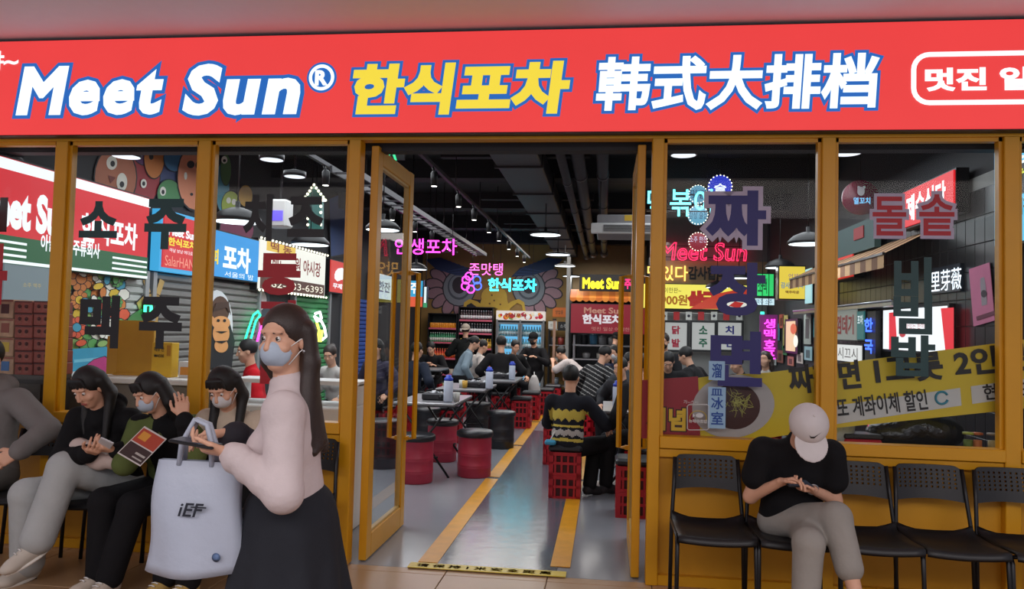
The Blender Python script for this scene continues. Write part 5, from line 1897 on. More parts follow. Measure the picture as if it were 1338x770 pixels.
def stove(x, y, lb):
    t = thing('gas_stove', lb, 'stove', (x, y, .742), 0, 'portable gas stoves')
    boxo('body', M('dark_enamel', (46, 46, 50), rough=.35, metal=.4), t, (0, 0, .035), (.30, .24, .07), bev=.012)
    MB().lathe([(.085, .07), (.085, .078), (.05, .078), (.045, .09), (.01, .092)], (-.04, 0, 0), n=20).build('burner', STEEL, t)
    g = MB()
    for k in range(4):
        a = PI / 4 + k * PI / 2
        g.box((-.04 + .07 * math.cos(a), .07 * math.sin(a), .095), (.07, .008, .02), rot=Matrix.Rotation(a, 3, 'Z'))
    g.build('pan_support', BLKM, t)
    MB().tube([(.11, -.10, .055), (.11, .10, .055)], .034, n=14).build('gas_canister', STEEL, t)
    MB().lathe([(.018, -.13), (.016, -.12)], (.05, 0, .035), n=12, axis=1).build('knob', BLK, t)


stove(-1.72, 3.2, 'portable gas stove with silver canister on the first table')
stove(-1.62, 5.05, 'portable gas stove on the second table')
stove(-1.55, 6.9, 'portable gas stove on the third table')
BW = M('translucent_bottle', (196, 206, 224), rough=.35)
BC = M('blue_cap', (40, 70, 190), rough=.4)


def jug(x, y, lb, h=.24):
    t = thing('water_bottle', lb, 'bottle', (x, y, .742), 0, 'tall water bottles')
    MB().lathe([(.042, 0), (.047, .01), (.047, h * .86), (.040, h * .9)], n=20).build('body', BW, t)
    MB().lathe([(.044, h * .89), (.046, h), (.030, h + .008), (.028, h + .03), (.012, h + .032)], n=20).build('cap', BC, t)


jug(-1.57, 2.98, 'tall white water bottle with blue cap on the first table')
jug(-1.43, 4.85, 'tall white water bottle with blue cap on the second table')
jug(-1.36, 6.65, 'tall white water bottle with blue cap on the third table')
jug(.13, 2.95, 'white water bottle with blue cap by the right door leaf')
jug(.36, 5.85, 'white water bottle with blue cap beside the striped shirt')
for x, y, c, lb in ((-1.50, 3.07, (214, 214, 206), 'white paper cup right of the bottle on the first table'), (-1.80, 4.95, (206, 208, 200), 'white cup near the stove on the second table'), (-1.74, 4.85, (206, 160, 60), 'amber sauce jar on the second table'),
                    (-1.70, 7.1, (200, 200, 196), 'small white cup on the third table'), (-1.55, 8.3, (206, 180, 150), 'tan bowl on the cluttered rear table'), (-1.65, 8.6, (220, 220, 216), 'white bowl on the cluttered rear table'), (-1.52, 8.75, (170, 60, 50), 'red sauce dish on the cluttered rear table')):
    t = thing('cup', lb, 'cup', (x, y, .742), 0, 'tableware')
    MB().lathe([(.030, 0), (.036, .09), (.033, .09), (.028, .01)], n=16).build('cup_wall', P(c, .4), t)
    MB().lathe([(.032, .004), (.001, .006)], n=16).build('cup_base', P(c, .4), t)
hb = thing('shopping_bag', 'crumpled white bag hanging at the cluttered rear table', 'bag', (-1.22, 8.75, .25))
b_ = Sdf(.05).ell(V3(0, 0, .22), V3(.10, .12, .22)).ell(V3(.03, .05, .12), V3(.10, .1, .12)).cap(V3(0, -.05, .4), V3(0, .05, .42), .03)
skin('bag_body', b_, .02, cloth((188, 184, 182)), hb)
for q in (-1, 1):
    MB().tube([(0, q * .06, .40), (0, q * .03, .50), (0, -q * .02, .50)], .006, n=5).build('handle', WHITE, hb)
t = thing('plastic_bag', 'blue folded packet on the crate behind the zigzag sweater', 'bag', (-.47, 2.2, .472))
MB().box((0, 0, .02), (.10, .1, .04), bev=.012).build('bag_body', M('blue_packet', (60, 150, 190), rough=.35, bump=.3), t)
MB().tube([(.0, 0, .04), (.03, .03, .10), (.06, .06, .13)], .006, n=5).build('handle', WHITE, t)

# ------------------------------------------------------------------ rear wall shelving, fridge, kitchen
SHM = M('crimson_shelf', (150, 36, 52), rough=.5)
bot_specs = {}
ORD = ['first', 'second', 'third', 'fourth', 'fifth', 'sixth', 'seventh', 'eighth', 'ninth', 'tenth', 'eleventh', 'twelfth', 'thirteenth', 'fourteenth', 'fifteenth', 'sixteenth']


def bottle_mesh(kind):
    mb = MB()
    if kind == 'can':
        mb.lathe([(.028, 0), (.032, .01), (.032, .10), (.026, .115)], n=10)
        mb.lathe([(.027, .115), (.01, .117)], n=10, mi=1)
    elif kind == 'soju':
        mb.lathe([(.030, 0), (.032, .01), (.032, .12), (.013, .175), (.013, .20)], n=10)
        mb.lathe([(.015, .198), (.015, .215), (.004, .217)], n=10, mi=1)
        mb.lathe([(.0328, .03), (.0328, .10)], n=10, mi=1)
    return mb


def shelf_unit(label, x0, x1, y, zs, rows, top):
    t = thing('bottle_shelf', label, 'shelf', ((x0 + x1) / 2, y, 0))
    w = x1 - x0
    boxo('back_panel', M('dark_teal_panel', (52, 62, 64), rough=.6), t, (0, .19, top / 2), (w, .02, top))
    for s in (-1, 1):
        boxo('side_panel', BLKM, t, (s * (w / 2 - .012), 0, top / 2), (.024, .38, top))
    for z in zs:
        boxo('shelf_board', SHM, t, (0, 0, z), (w - .05, .36, .03))
        boxo('shelf_lip', M('pink_price_strip', (206, 96, 116), rough=.5), t, (0, -.185, z), (w - .05, .012, .04))
    boxo('top_panel', BLKM, t, (0, 0, top), (w, .38, .02))
    k0 = [0]
    for z, (kind, col, capc, nm, n) in zip(zs, rows):
        key = (kind, col, capc)
        if key not in bot_specs:
            bot_specs[key] = bottle_mesh(kind).mesh('bottle', [M('bottle_%d_%d_%d' % col, col, rough=.25, var=.05), M('label_%d_%d_%d' % capc, capc, rough=.5, var=.05)])
        for k in range(n):
            for r_ in range(1):
                o = bpy.data.objects.new('bottle' if kind == 'soju' else 'drink_can', bot_specs[key])
                link(o)
                o.location = (t.location.x - w / 2 + .06 + (w - .12) * k / (n - 1), y - .11, z + .016)
                tag(o, '%s, %s from the left, on the %s' % (nm, ORD[k], 'lower left shelf unit' if 'lower' in label else 'taller shelf unit'), 'bottle' if kind == 'soju' else 'can', nm + ' row')
    return t


shelf_unit('lower bottle shelf unit with orange cans, at left of the rear wall', -4.02, -3.34, 12.7, [.10, .42, .78, 1.14, 1.46],
           [('can', (206, 200, 150), (60, 120, 70), 'white and green drink', 11), ('can', (216, 206, 190), (180, 50, 40), 'pale drink', 11), ('soju', (216, 74, 44), (230, 120, 60), 'orange-red bottle', 11), ('soju', (60, 140, 96), (220, 220, 210), 'green bottle', 12), ('can', (232, 150, 40), (240, 200, 90), 'orange can', 14)], 1.80)
shelf_unit('taller bottle shelf unit with white labels, left of the fridge', -3.32, -2.52, 12.7, [.20, .62, 1.02, 1.36, 1.66],
           [('soju', (190, 60, 50), (230, 200, 190), 'red bottle', 12), ('soju', (220, 150, 40), (236, 190, 70), 'amber bottle', 12), ('soju', (214, 160, 50), (240, 200, 80), 'golden bottle', 12), ('soju', (44, 44, 50), (232, 230, 226), 'dark bottle with white label', 12), ('soju', (70, 52, 50), (226, 222, 220), 'brown bottle with white label', 13)], 1.96)
fr = thing('drinks_fridge', 'two-door glass drinks fridge with a printed header and blue-lit inside', 'fridge', (-1.90, 12.72, 0))
boxo('cabinet_back', BLKM, fr, (0, .22, .85), (1.08, .03, 1.70))
for s in (-1, 0, 1):
    boxo('upright', M('grey_fridge', (120, 122, 124), rough=.4), fr, (s * .525, -.02, .85), (.04, .46, 1.7))
boxo('base', BLKM, fr, (0, 0, .1), (1.09, .46, .2))
boxo('top', BLKM, fr, (0, 0, 1.66), (1.09, .46, .05))
HB = E((226, 214, 206), .8)
boxo('header', HB, fr, (0, -.1, 1.79), (1.10, .26, .22), bev=.01)
hdc = [(190, 60, 60), (230, 190, 60), (240, 240, 236), (200, 70, 90), (236, 150, 60), (206, 40, 50), (240, 226, 200), (120, 160, 90)]
random.seed(3)
hp_ = MB()
for k in range(40):
    cx, cz, r_ = random.uniform(-.48, .48), 1.79 + random.uniform(-.04, .04), random.uniform(.03, .065)
    m_ = E(random.choice(hdc), .7)
    MB().lathe([(.001, -.2335 - .0003 * k), (r_, -.233 - .0003 * k)], (cx, 0, cz), n=10, axis=1).build('printed_dish', m_, fr)
INB = E((96, 170, 214), 1.3)
boxo('lit_back', INB, fr, (0, .19, .92), (1.0, .02, 1.42))
for z in (.45, .75, 1.05, 1.33):
    boxo('wire_shelf', STEEL, fr, (0, 0, z), (1.0, .32, .012))
for s in (-1, 1):
    d = frame_bars(fr, 'door', Plane('front', 0), (Vector((s * .262, 0, .92)), .50, 1.42), M('grey_fridge', (120, 122, 124), rough=.4), .035, .03, .25)
    boxo('door_glass', GLASS, d, (s * .262, -.262, .92), (.44, .006, 1.36))
    MB().tube([(s * .06, -.29, .75), (s * .06, -.31, .8), (s * .06, -.31, 1.1), (s * .06, -.29, 1.15)], .01, n=6).build('handle', STEEL, d)
lettering(fr, '한식포차', Plane('front', 0), (Vector((-.1, -.252, 1.80)), .5, .09), P((150, 30, 40)), bold=.04)
bm1 = bottle_mesh('soju').mesh('bottle', [M('bottle_blue', (120, 180, 200), rough=.25), M('label_white', (226, 236, 240), rough=.5)])
for zi, z in enumerate((.456, .756, 1.056, 1.336)):
    for k in range(16):
        o = bpy.data.objects.new('bottle', bm1)
        link(o)
        o.location = (-1.90 - .46 + .92 * k / 15 + (.03 if k > 7 else -.03), 12.66, z)
        tag(o, 'pale bottle, %s from the left, on the %s shelf inside the fridge' % (ORD[k], ['lowest', 'second', 'third', 'top'][zi]), 'bottle', 'bottles in the fridge, shelf %s' % ['one', 'two', 'three', 'four'][zi])
kb = thing('kitchen_rack', 'dark steel rack of oddments right of the fridge', 'rack', (-1.05, 12.65, 0))
for z in (.25, .7, 1.15, 1.5):
    boxo('shelf_board', STEEL, kb, (0, 0, z), (.42, .4, .02))
for sx in (-1, 1):
    for sy in (-1, 1):
        boxo('upright', BLKM, kb, (sx * .2, sy * .19, .85), (.025, .025, 1.7))
nt_ = [(-1.17, 1.60, .19, .17, (206, 204, 196), 'white notice card on top of the rack'), (-.93, 1.58, .24, .2, (24, 24, 26), 'black notice card with pale print on the rack'), (-1.06, 1.90, .30, .22, (226, 120, 50), 'orange poster on the mural above the rack')]
for x, z, w, h, c, lb in nt_:
    t = thing('notice', lb, 'notice', (x, 12.44 if z < 1.8 else 12.99, z))
    boxo('card', P(c), t, (0, 0, 0), (w, .012, h))
    lettering(t, '영업중' if z > 1.8 else '소주', Plane('front', 0), (Vector((0, -.007, 0)), w * .6, h * .4), P((70, 60, 50)) if c[0] > 100 else P((190, 190, 190)), lift=.001)
bx = [(-1.15, 1.17, (60, 60, 64), 'dark pot'), (-.98, 1.17, (150, 60, 50), 'red tin'), (-1.1, .72, (170, 168, 160), 'pale tub'), (-.95, .72, (90, 80, 70), 'brown jar'), (-1.08, .27, (110, 120, 130), 'grey bucket')]
for x, z, c, nm in bx:
    t = thing('container', nm + ' on the steel rack right of the fridge', 'container', (x, 12.55, z - .008))
    MB().lathe([(.05, 0), (.065, .01), (.07, .16), (.06, .165)], n=14).build('body', P(c, .4), t)
    MB().lathe([(.072, .155), (.072, .175), (.01, .18)], n=14).build('lid', P(tuple(int(v * .7) for v in c), .4), t)
# kitchen counter with awning, yellow sign and red banner
KP = Plane('front', 11.5)
lightbox('wall_sign', 'black sign with glowing yellow lettering over the kitchen awning', 'sign', KP, (757, 359, 845, 381), M('black_sign_face', (18, 18, 20), rough=.4), texts=[('Meet Sun', (761, 363, 812, 378), E((255, 236, 40), 1.5), dict(bold=.05)), ('주점', (816, 364, 832, 378), E((240, 40, 110), 1.5), dict(bold=.05))])
aw = thing('awning', 'orange scalloped awning over the kitchen hatch', 'awning', KP.at(795, 388))
og = aw.location
for k in range(12):
    x0, x1 = -.80 + .135 * k, -.80 + .135 * (k + 1)
    n = 5
    vs = [(x0, .35, .16), (x1, .35, .16), (x1, -.05, -.03), (x0, -.05, -.03)]
    vs += [(x0 + (x1 - x0) * i / n, -.05, -.03 - .05 - .035 * math.sin(PI * i / n)) for i in range(n + 1)]
    MB().add(vs, [(0, 1, 2, 3), tuple([3, 2] + list(range(9, 3, -1)))]).build('awning_strip', M('orange_awning', (226, 140, 50), rough=.7) if k % 2 else M('orange_awning_dark', (206, 112, 36), rough=.7), aw)
bn = lightbox('menu_sign', 'deep red menu panel with white lettering under the orange awning', 'banner', KP.shift(.02), (745, 397, 843, 437), E((150, 26, 46), .55), depth=.05, texts=[('Meet Sun', (763, 402, 815, 410), E((210, 150, 130), .5), dict(bold=.03)), ('한식포차', (761, 411, 813, 424), E((220, 214, 220), .8), dict(bold=.05)), ('멋진 일상 어썸한 하루', (773, 428, 838, 433), E((210, 150, 140), .5), {})])
kc = thing('kitchen_counter', 'stainless kitchen counter with shelves behind the red panel', 'counter', (.10, 12.2, 0))
for z in (.45, .88, 1.18):
    boxo('shelf_board', STEEL, kc, (0, 0, z), (1.6, .55, .03))
for sx in (-1, 1):
    for sy in (-1, 1):
        boxo('leg', STEEL, kc, (sx * .77, sy * .25, .7), (.035, .035, 1.4))
random.seed(12)
for k, (x, z, c, nm, hh) in enumerate(((-.55, 1.195, (40, 42, 46), 'black cooker', .2), (-.35, 1.195, (90, 150, 190), 'blue tub', .22), (-.16, 1.195, (170, 172, 176), 'steel canister', .18), (.05, 1.195, (200, 200, 196), 'white jar', .16), (.22, 1.195, (120, 170, 200), 'pale blue box', .14),
                                       (.5, 1.195, (60, 60, 64), 'dark kettle', .2), (-.5, .895, (130, 130, 132), 'grey basin', .12), (-.2, .895, (180, 176, 170), 'stack of plates', .12), (.15, .895, (70, 66, 62), 'brown crock', .16), (.48, .895, (190, 190, 190), 'steel bowl', .1))):
    t = thing('container', nm + ' on the kitchen counter below the red panel', 'container', (x + .1, 12.05, z))
    MB().lathe([(.06, 0), (.08, .012), (.085, hh * .9), (.07, hh)], n=14).build('body', P(c, .4), t)
    MB().lathe([(.087, hh * .93), (.087, hh), (.02, hh + .02)], n=14).build('lid', P(tuple(int(v * .7) for v in c), .4), t)
pl_ = thing('pillar', 'slim tan timber post behind the bending staff member', 'post', at(723, 490, Y=10.5) * Vector((1, 1, 0)) if False else (at(723, 490, Y=10.5).x, 10.5, 0))
boxo('shaft', M('tan_timber', (150, 116, 96), rough=.6), pl_, (0, 0, .85), (.05, .05, 1.7))
boxo('foot', BLKM, pl_, (0, 0, .02), (.2, .2, .04))
boxo('cap', BLKM, pl_, (0, 0, 1.70), (.07, .07, .03))

# counter things behind the right-hand window
rt = thing('window_shelf', 'dark shelf board just inside the right-hand windows', 'shelf', (1.30, .30, .80))
boxo('board', M('dark_board', (46, 42, 40), rough=.5), rt, (0, 0, 0), (1.95, .34, .03))
for x in (-.9, 0, .9):
    boxo('bracket', BLKM, rt, (x, .05, -.4), (.03, .2, .8))
for (px, c, fill, lb) in ((1265, (150, 160, 60), (90, 110, 40), 'glass jar of green leaves, left of the window jars'), (1277, (176, 96, 50), (190, 110, 60), 'glass jar of orange paste between the other window jars'), (1297, (130, 120, 110), (180, 160, 110), 'dark glass jar near the right window post')):
    q = at(px, 588, Y=.20)
    t = thing('jar', lb, 'jar', (q.x, .20, .816))
    MB().lathe([(.026, 0), (.030, .008), (.030, .115), (.028, .12)], n=16).build('glass', GLASS, t)
    MB().lathe([(.025, .012), (.025, .085), (.002, .088)], n=16).build('contents', P(fill), t)
    MB().lathe([(.031, .118), (.031, .130), (.002, .132)], n=16).build('lid', P(c, .4), t)
t = thing('bin_bag', 'glossy black plastic bag slumped behind the right-hand window', 'bag', (1.95, .36, .816))
b_ = Sdf(.06).ell(V3(-.15, .02, .08), V3(.16, .12, .10)).ell(V3(.08, .03, .10), V3(.20, .12, .12)).ell(V3(-.02, 0, .15), V3(.10, .08, .07)).cut(V3(0, 0, .0), V3(0, 0, -1))
skin('bag_body', b_, .015, M('black_polythene', (18, 18, 20), rough=.18, bump=1.0, scale=6), t)
MB().tube([(-.02, 0, .2), (.02, .01, .25), (.06, .02, .27)], [.02, .01, .025], n=7).build('knot', BLK, t)
t = thing('clear_bag', 'clump of clear plastic bags behind the window by the middle post', 'bag', (1.42, .32, .816))
b_ = Sdf(.05).ell(V3(0, 0, .08), V3(.13, .1, .09)).ell(V3(.06, -.02, .14), V3(.07, .07, .05)).cut(V3(0, 0, .0), V3(0, 0, -1))
skin('bag_body', b_, .015, M('milky_polythene', (170, 176, 178), rough=.25, bump=.8, scale=8), t)
MB().tube([(.06, 0, .18), (.08, .01, .22)], [.012, .02], n=6).build('knot', WHITE, t)
t = thing('neon_sign', 'small hooked pink neon light low behind the right-hand window', 'neon sign', (1.70, .42, .83))
MB().tube([(-.05, 0, .12), (0, 0, .12), (.012, 0, .10), (.012, 0, 0)], .006, n=6).build('neon_tube', E((255, 70, 120), 2.5), t)
boxo('base', BLK, t, (.012, 0, -.005), (.04, .04, .012))
t = thing('storage_box', 'red and dark plastic box behind the window by the clear bags', 'box', (1.58, .30, .816))
boxo('tub', P((170, 30, 44), .4), t, (0, 0, .03), (.22, .16, .06), bev=.01)
boxo('lid', BLK, t, (0, 0, .075), (.23, .17, .03), bev=.008)

# ------------------------------------------------------------------ lettering on the glass
GP = Plane('front', -.006)
TEAL = P((30, 66, 66), .5)
DARK = P((24, 22, 24), .5)
REDL = P((172, 24, 36), .5)
NAVY = P((38, 34, 104), .5)
GRYB = P((176, 166, 186), .5)


def glass_text(label, glyphs, group=None):
    xs = [g[1] for g in glyphs]
    c = GP.at((xs[0][0] + xs[0][2]) / 2, xs[0][3])
    t = thing('window_lettering', label, 'lettering', c, 0, group)
    for g in glyphs:
        body, r, m, b = g[:4]
        lettering(t, body, GP, r, m, bold=b, origin=c, lift=.002, depth=.01, name='glyph', border=g[4] if len(g) > 4 else None)
    return t


glass_text('dark green window letters high on the second pane from the left edge', [('소', (104, 263, 154, 311), TEAL, .045), ('주', (189, 260, 244, 326), TEAL, .045)])
glass_text('black window letters low on the second pane from the left edge', [('맥', (104, 386, 156, 455), DARK, .045), ('주', (182, 388, 238, 456), DARK, .045)])
glass_text('black window letters beside the dome lamp on the pane left of the door', [('치', (318, 254, 356, 315), DARK, .045), ('즈', (376, 257, 424, 310), DARK, .045)])
glass_text('crimson window letters above the head of the standing woman', [('등', (337, 331, 393, 386), REDL, .045), ('갈', (337, 392, 394, 450), REDL, .045), ('비', (340, 458, 392, 515), REDL, .045)])
glass_text('dark window letter cut by the left edge above the crimson one', [('떡', (-40, 258, 10, 303), DARK, .045)])
glass_text('crimson window letter cut by the left edge beside the cartons', [('볶', (-46, 318, 10, 398), REDL, .045)])
glass_text('tall navy window letters in a column right of the doorway', [('짜', (922, 249, 1001, 321), NAVY, .045, (GRYB, .075)), ('장', (925, 343, 1000, 413), NAVY, .045), ('면', (928, 433, 996, 505), NAVY, .045)])
glass_text('crimson window letters with grey outline at top of the right-hand pane', [('돌', (1140, 257, 1184, 308), REDL, .018, (GRYB, .075)), ('솥', (1201, 254, 1247, 308), REDL, .018, (GRYB, .075))])
glass_text('teal window letters in a column on the right-hand pane', [('비', (1168, 336, 1217, 402), TEAL, .035), ('빔', (1167, 385, 1218, 437), TEAL, .035), ('밥', (1164, 438, 1222, 492), TEAL, .035)])
t = thing('window_sticker', 'painted pale blue upright sticker with blue characters on the pane beside the noodles', 'sticker', GP.at(935, 560))  # reflection of a sign opposite, painted onto the pane
og = t.location
for r, ch in (((926, 472, 947, 497), '溜'), ((925, 506, 948, 560), '')):
    plate(t, 'sheet', GP, r, M('pale_blue_reflection', (150, 186, 214), rough=.4), .001, .003, origin=og)
for r, ch in (((930, 475, 943, 494), '溜'), ((929, 508, 944, 517), '皿'), ((929, 519, 945, 535), '冰'), ((929, 538, 945, 555), '室')):
    lettering(t, ch, GP, r, P((34, 74, 150)), bold=.02, origin=og, lift=.006, depth=.01)
t = thing('window_decal', 'painted reflection of a white outlined fish emblem on the pane by the red banner end', 'decal', GP.at(910, 545))  # mirrored shop emblem drawn straight onto the glass as a reflection
og = t.location
LN = P((206, 206, 206))
rr = [(898, 531), (900, 529), (924, 529), (926, 531), (926, 560), (924, 562), (900, 562), (898, 560)]
MB().tube([GP.at(*p) + GP.N * .003 - og for p in rr], .003, n=4, closed=True).build('rounded_outline', LN, t)
art(t, 'fish', GP, [(ell(914, 543, 5, 3, 12), LN), ([(908, 543), (905, 540), (905, 546)], LN)], origin=og)
lettering(t, '뉴해수초밥', GP, (900, 548, 924, 553), LN, origin=og, bold=.02)
lettering(t, '가~스시', GP, (893, 523, 912, 528), LN, origin=og)
MB().tube([GP.at(*p) + GP.N * .003 - og for p in ell(912, 546, 11, 9, 14, 150, 390)], .0025, n=4).build('arc', P((196, 170, 60)), t)

# ------------------------------------------------------------------ promotional banner behind the right-hand windows
BNP = Plane('front', .075)
by = M('yellow_banner_vinyl', (206, 180, 32), rough=.45, var=.04)
bt = thing('banner', 'long tilted yellow banner with black lettering across the right-hand windows', 'banner', BNP.at(1090, 520))
og = bt.location


def bpoly(name, pts, m, lift, d=.002):
    return MB().prism([BNP.at(*p) + BNP.N * lift - og for p in pts], BNP.N, d).build(name, m, bt)


top = lambda x: 486 - (x - 1000) * .125
bpoly('sheet', [(838, 505), (925, 492), (1003, 487), (1425, 433), (1430, 524), (1310, 537), (1086, 560), (1000, 573), (838, 573)], by, 0)
bpoly('red_field', [(838, 497), (912, 492), (915, 573), (838, 573)], P((150, 26, 40), .45), .003)
bpoly('plate_print', ell(958, 531, 54, 41, 36, rot=-8), P((176, 170, 168), .45), .006, .001)
bpoly('noodle_bowl', ell(960, 531, 33, 30, 28), P((66, 34, 30), .4), .008, .001)
random.seed(5)
nl = MB()
for k in range(46):
    a, r_ = random.uniform(0, 2 * PI), random.uniform(0, 15)
    x, y = 963 + r_ * math.cos(a) * 1.1, 526 + r_ * math.sin(a)
    b2 = random.uniform(0, 2 * PI)
    pts = [(x + 6 * math.cos(b2), y + 6 * math.sin(b2)), (x + 1.5 * math.cos(b2 + 1.5), y + 1.5 * math.sin(b2 + 1.5)), (x - 6 * math.cos(b2), y - 6 * math.sin(b2))]
    nl.tube([BNP.at(*p) + BNP.N * .010 - og for p in pts], .0022, n=4)
o = nl.build('noodles', M('pale_noodle_print', (176, 172, 96), rough=.5), bt)
o['kind'] = 'stuff'
ang = math.atan2(.125, 1)
BT_ = Plane('front', .070)


def blet(body, rect, m, bold, turn, border=None):
    lettering(bt, body, BT_, rect, m, bold=bold, origin=og, lift=.002, depth=.01, turn=turn, border=border)


BKT = P((26, 22, 20), .5)
blet('기념', (846, 533, 896, 563), P((226, 186, 50)), .04, 0, (P((50, 14, 16)), .05))
blet('짜장면', (1030, 474, 1124, 512), BKT, .035, ang)
blet('1그릇', (1142, 463, 1232, 500), BKT, .035, ang)
blet('2인분', (1246, 452, 1344, 488), BKT, .035, ang)
for pts in ([(1072, 533), (1254, 507), (1256, 530), (1074, 557)], [(1268, 505), (1420, 484), (1424, 506), (1270, 528)]):
    bpoly('white_strip', pts, P((196, 196, 192), .45), .004, .001)
blet('현금또 계좌이체 할인', (1062, 516, 1212, 543), BKT, .02, math.atan2(.14, 1))
blet('현금 또는', (1284, 499, 1372, 520), BKT, .02, math.atan2(.12, 1))
MB().tube([BNP.at(*p) + BNP.N * .008 - og for p in ell(1230, 520, 8, 8, 18, 20, 330)], .007, n=5).build('ring_print', P((50, 130, 150)), bt)
# ------------------------------------------------------------------ the people
def loc_(base, rz, w):
    v = Rz(-math.radians(rz)) @ (np.array(w, float) - np.array(base, float))
    return tuple(v)


def LH(base, rz, d):
    return {k: loc_(base, rz, at(v[0], v[1], Y=v[2])) for k, v in d.items()}


def phone(center, long, normal, label, case=(30, 30, 34), rootlabel=None):
    t = thing('phone', label, 'phone', center)
    L_, N_ = Vector(long).normalized(), Vector(normal).normalized()
    S_ = L_.cross(N_).normalized()
    N_ = S_.cross(L_).normalized()
    R_ = Matrix((S_, L_, N_)).transposed()
    MB().box((0, 0, 0), (.074, .155, .009), rot=R_, bev=.003).build('case', P(case, .3), t)
    MB().box(N_ * .005, (.066, .144, .001), rot=R_).build('screen', E((60, 66, 80), .35), t)
    return t


NV = .0065
# man in the white cap, right
b = (1.015, -.36, 0)
J = person('person in a plain white cap and black t-shirt, sitting cross-legged with a phone', b, 180, s=.95, lean=20, head=(4, -60, 0), vox=NV,
           top=(22, 22, 25), sleeve=.34, bulk=2.4, bottom=(150, 146, 140), wide=1.35, shoe=(60, 58, 58), short=.34, hp=.50, hem=.04,
           hands=LH(b, 180, {'R': (1020, 630, -.62), 'L': (1062, 640, -.60)}), palm={'R': (-.6, .6, -.4), 'L': (.3, .2, 1)}, curl=.7,
           hdir={'R': (-.8, .5, .25), 'L': (.75, .4, .10)}, thumbs={'R': (0, .2, 1), 'L': (0, 1, .3)},
           feet={'R': (-.20, .50, .24, -.45, .7, -.45), 'L': (.03, .44, .085, -.05, 1, -.05)}, knees={'R': (-.55, .6, 1), 'L': (.1, .7, 1)},
           hair='short', cap='front', capcol=(208, 202, 202), elbows={'R': (.45, -.5, -1), 'L': (-.45, -.5, -1)})
phone(J['w'](J['arm']['L'][1] + V3(.085, .045, .035)), J['w'](V3(1, .45, .1)) - J['w'](V3(0, 0, 0)), (0, -.35, 1), 'dark phone held by the man in the white cap')
cap_ = [o for o in J['root'].children if o.name.startswith('cap')][0]
hp3 = J['hpnt']
sw_ = MB()
pts_ = [(-.022, .002), (-.014, -.010), (.0, -.008), (.028, .010), (.0, -.001), (-.014, -.003)]
vv = []
for x, z in pts_:
    zz = .098 + z * 1.2
    y = -.012 + .110 * math.sqrt(max(0, 1 - (x * 1.25 / .101) ** 2 - ((zz - .048) / .094) ** 2)) + .0035
    vv.append(hp3(-x * 1.25, y, zz))
sw_.add(vv, [(0, 1, 2, 4, 5), (2, 3, 4)])
sw_.build('swoosh_emblem', P((24, 22, 24)), cap_)
MB().tube([J['arm']['L'][1] + V3(.027 * math.cos(a), .010 * math.sin(a), .027 * math.sin(a)) for a in np.linspace(0, 2 * PI, 14)[:-1]], .004, n=5, closed=True).build('wristband', STEEL, J['root'])

# standing woman in white shirt (walking past, nearer the camera)
b = (-1.02, -2.30, 0)


def shirt_fn(c):
    return ((np.abs(c[:, 0]) < .006) & (c[:, 1] > .08)).astype(int)


J = person('standing woman in a white shirt and dark skirt with a pale blue face mask', b, 106, seated=False, s=.92, lean=2, twist=0, head=(62, -4, 0), vox=.0065, fringe=False, female=True,
           top=[cloth((206, 192, 192), .35), P((170, 158, 160))], top_fn=shirt_fn, bulk=1.4, collar=True, bottom=(40, 42, 48), kind='skirt', shoe=(40, 38, 38), hair='long', hairm=HAIRB, mask=MASKM,
           hands=LH(b, 106, {'L': (300, 592, -2.48), 'R': (300, 566, -2.22)}), elbows={'L': (-.5, -1, -.6), 'R': (.5, -1, -.6)}, palm={'L': (.3, .1, 1), 'R': (-.2, .2, -1)}, curl=.65,
           hdir={'L': (.1, 1, .12), 'R': (-.1, 1, 0)}, hairlen=.30, hp=.83, thumbs={'L': (.2, .5, 1), 'R': (-.8, .3, .3)})
JW = J
# earring
MB().ball(J['hpnt'](-.082, -.004, -.045), .007, 8, 6).build('earring', STEEL, J['root'])
# shopping bag in her hand
q = at(256, 668, Y=-2.42)
bg = thing('shopping_bag', 'large white shopping bag with dark lettering held by the standing woman', 'bag', (q.x, -2.42, .71))
WB = M('white_bag_film', (176, 184, 200), rough=.45, var=.10, scale=3, bump=.5)
mb = MB()
nx_, nz_ = 14, 12
vs = []
for sd in (-1, 1):
    for j in range(nz_ + 1):
        v = j / nz_
        for i in range(nx_ + 1):
            u = i / nx_
            wd = .315 - .035 * v
            bow = .055 * (1 - v ** 3) * math.sin(PI * u) ** .7 + .012
            vs.append(((u - .5) * wd + .010 * v + .006 * math.sin(7 * v), sd * bow + .006 * math.sin(9 * u + 5 * v) * (1 - v), .345 * v + .012 * (u - .5) * (1 - v) + .008 * math.sin(PI * u) * -1 * (1 - v)))
fs = []
K = (nx_ + 1) * (nz_ + 1)
for sd in (0, 1):
    for j in range(nz_):
        for i in range(nx_):
            a = sd * K + j * (nx_ + 1) + i
            fs.append((a, a + 1, a + nx_ + 2, a + nx_ + 1))
for j in range(nz_):
    for i in (0, nx_):
        a = j * (nx_ + 1) + i
        fs.append((a, a + nx_ + 1, K + a + nx_ + 1, K + a))
for i in range(nx_):
    fs.append((i, i + 1, K + i + 1, K + i))
mb.add(vs, fs, 0, True).build('bag_body', WB, bg)
for sd in (-1, 1):
    hpts = [(-.055, sd * .014, .33), (-.05, sd * .012, .40), (-.01, sd * .01, .475), (.03, sd * .008, .46), (.05, sd * .012, .40), (.055, sd * .014, .33)]
    MB().tube(hpts, .009, n=6).build('handle', WB, bg)
lettering(bg, 'iEF', Plane('front', 0), (Vector((.02, -.066, .205)), .085, .042), P((30, 34, 46)), bold=.015, shear=.25, lift=.002)
boxo('lettering_bar', P((30, 34, 46)), bg, (.045, -.068, .214), (.05, .002, .004))
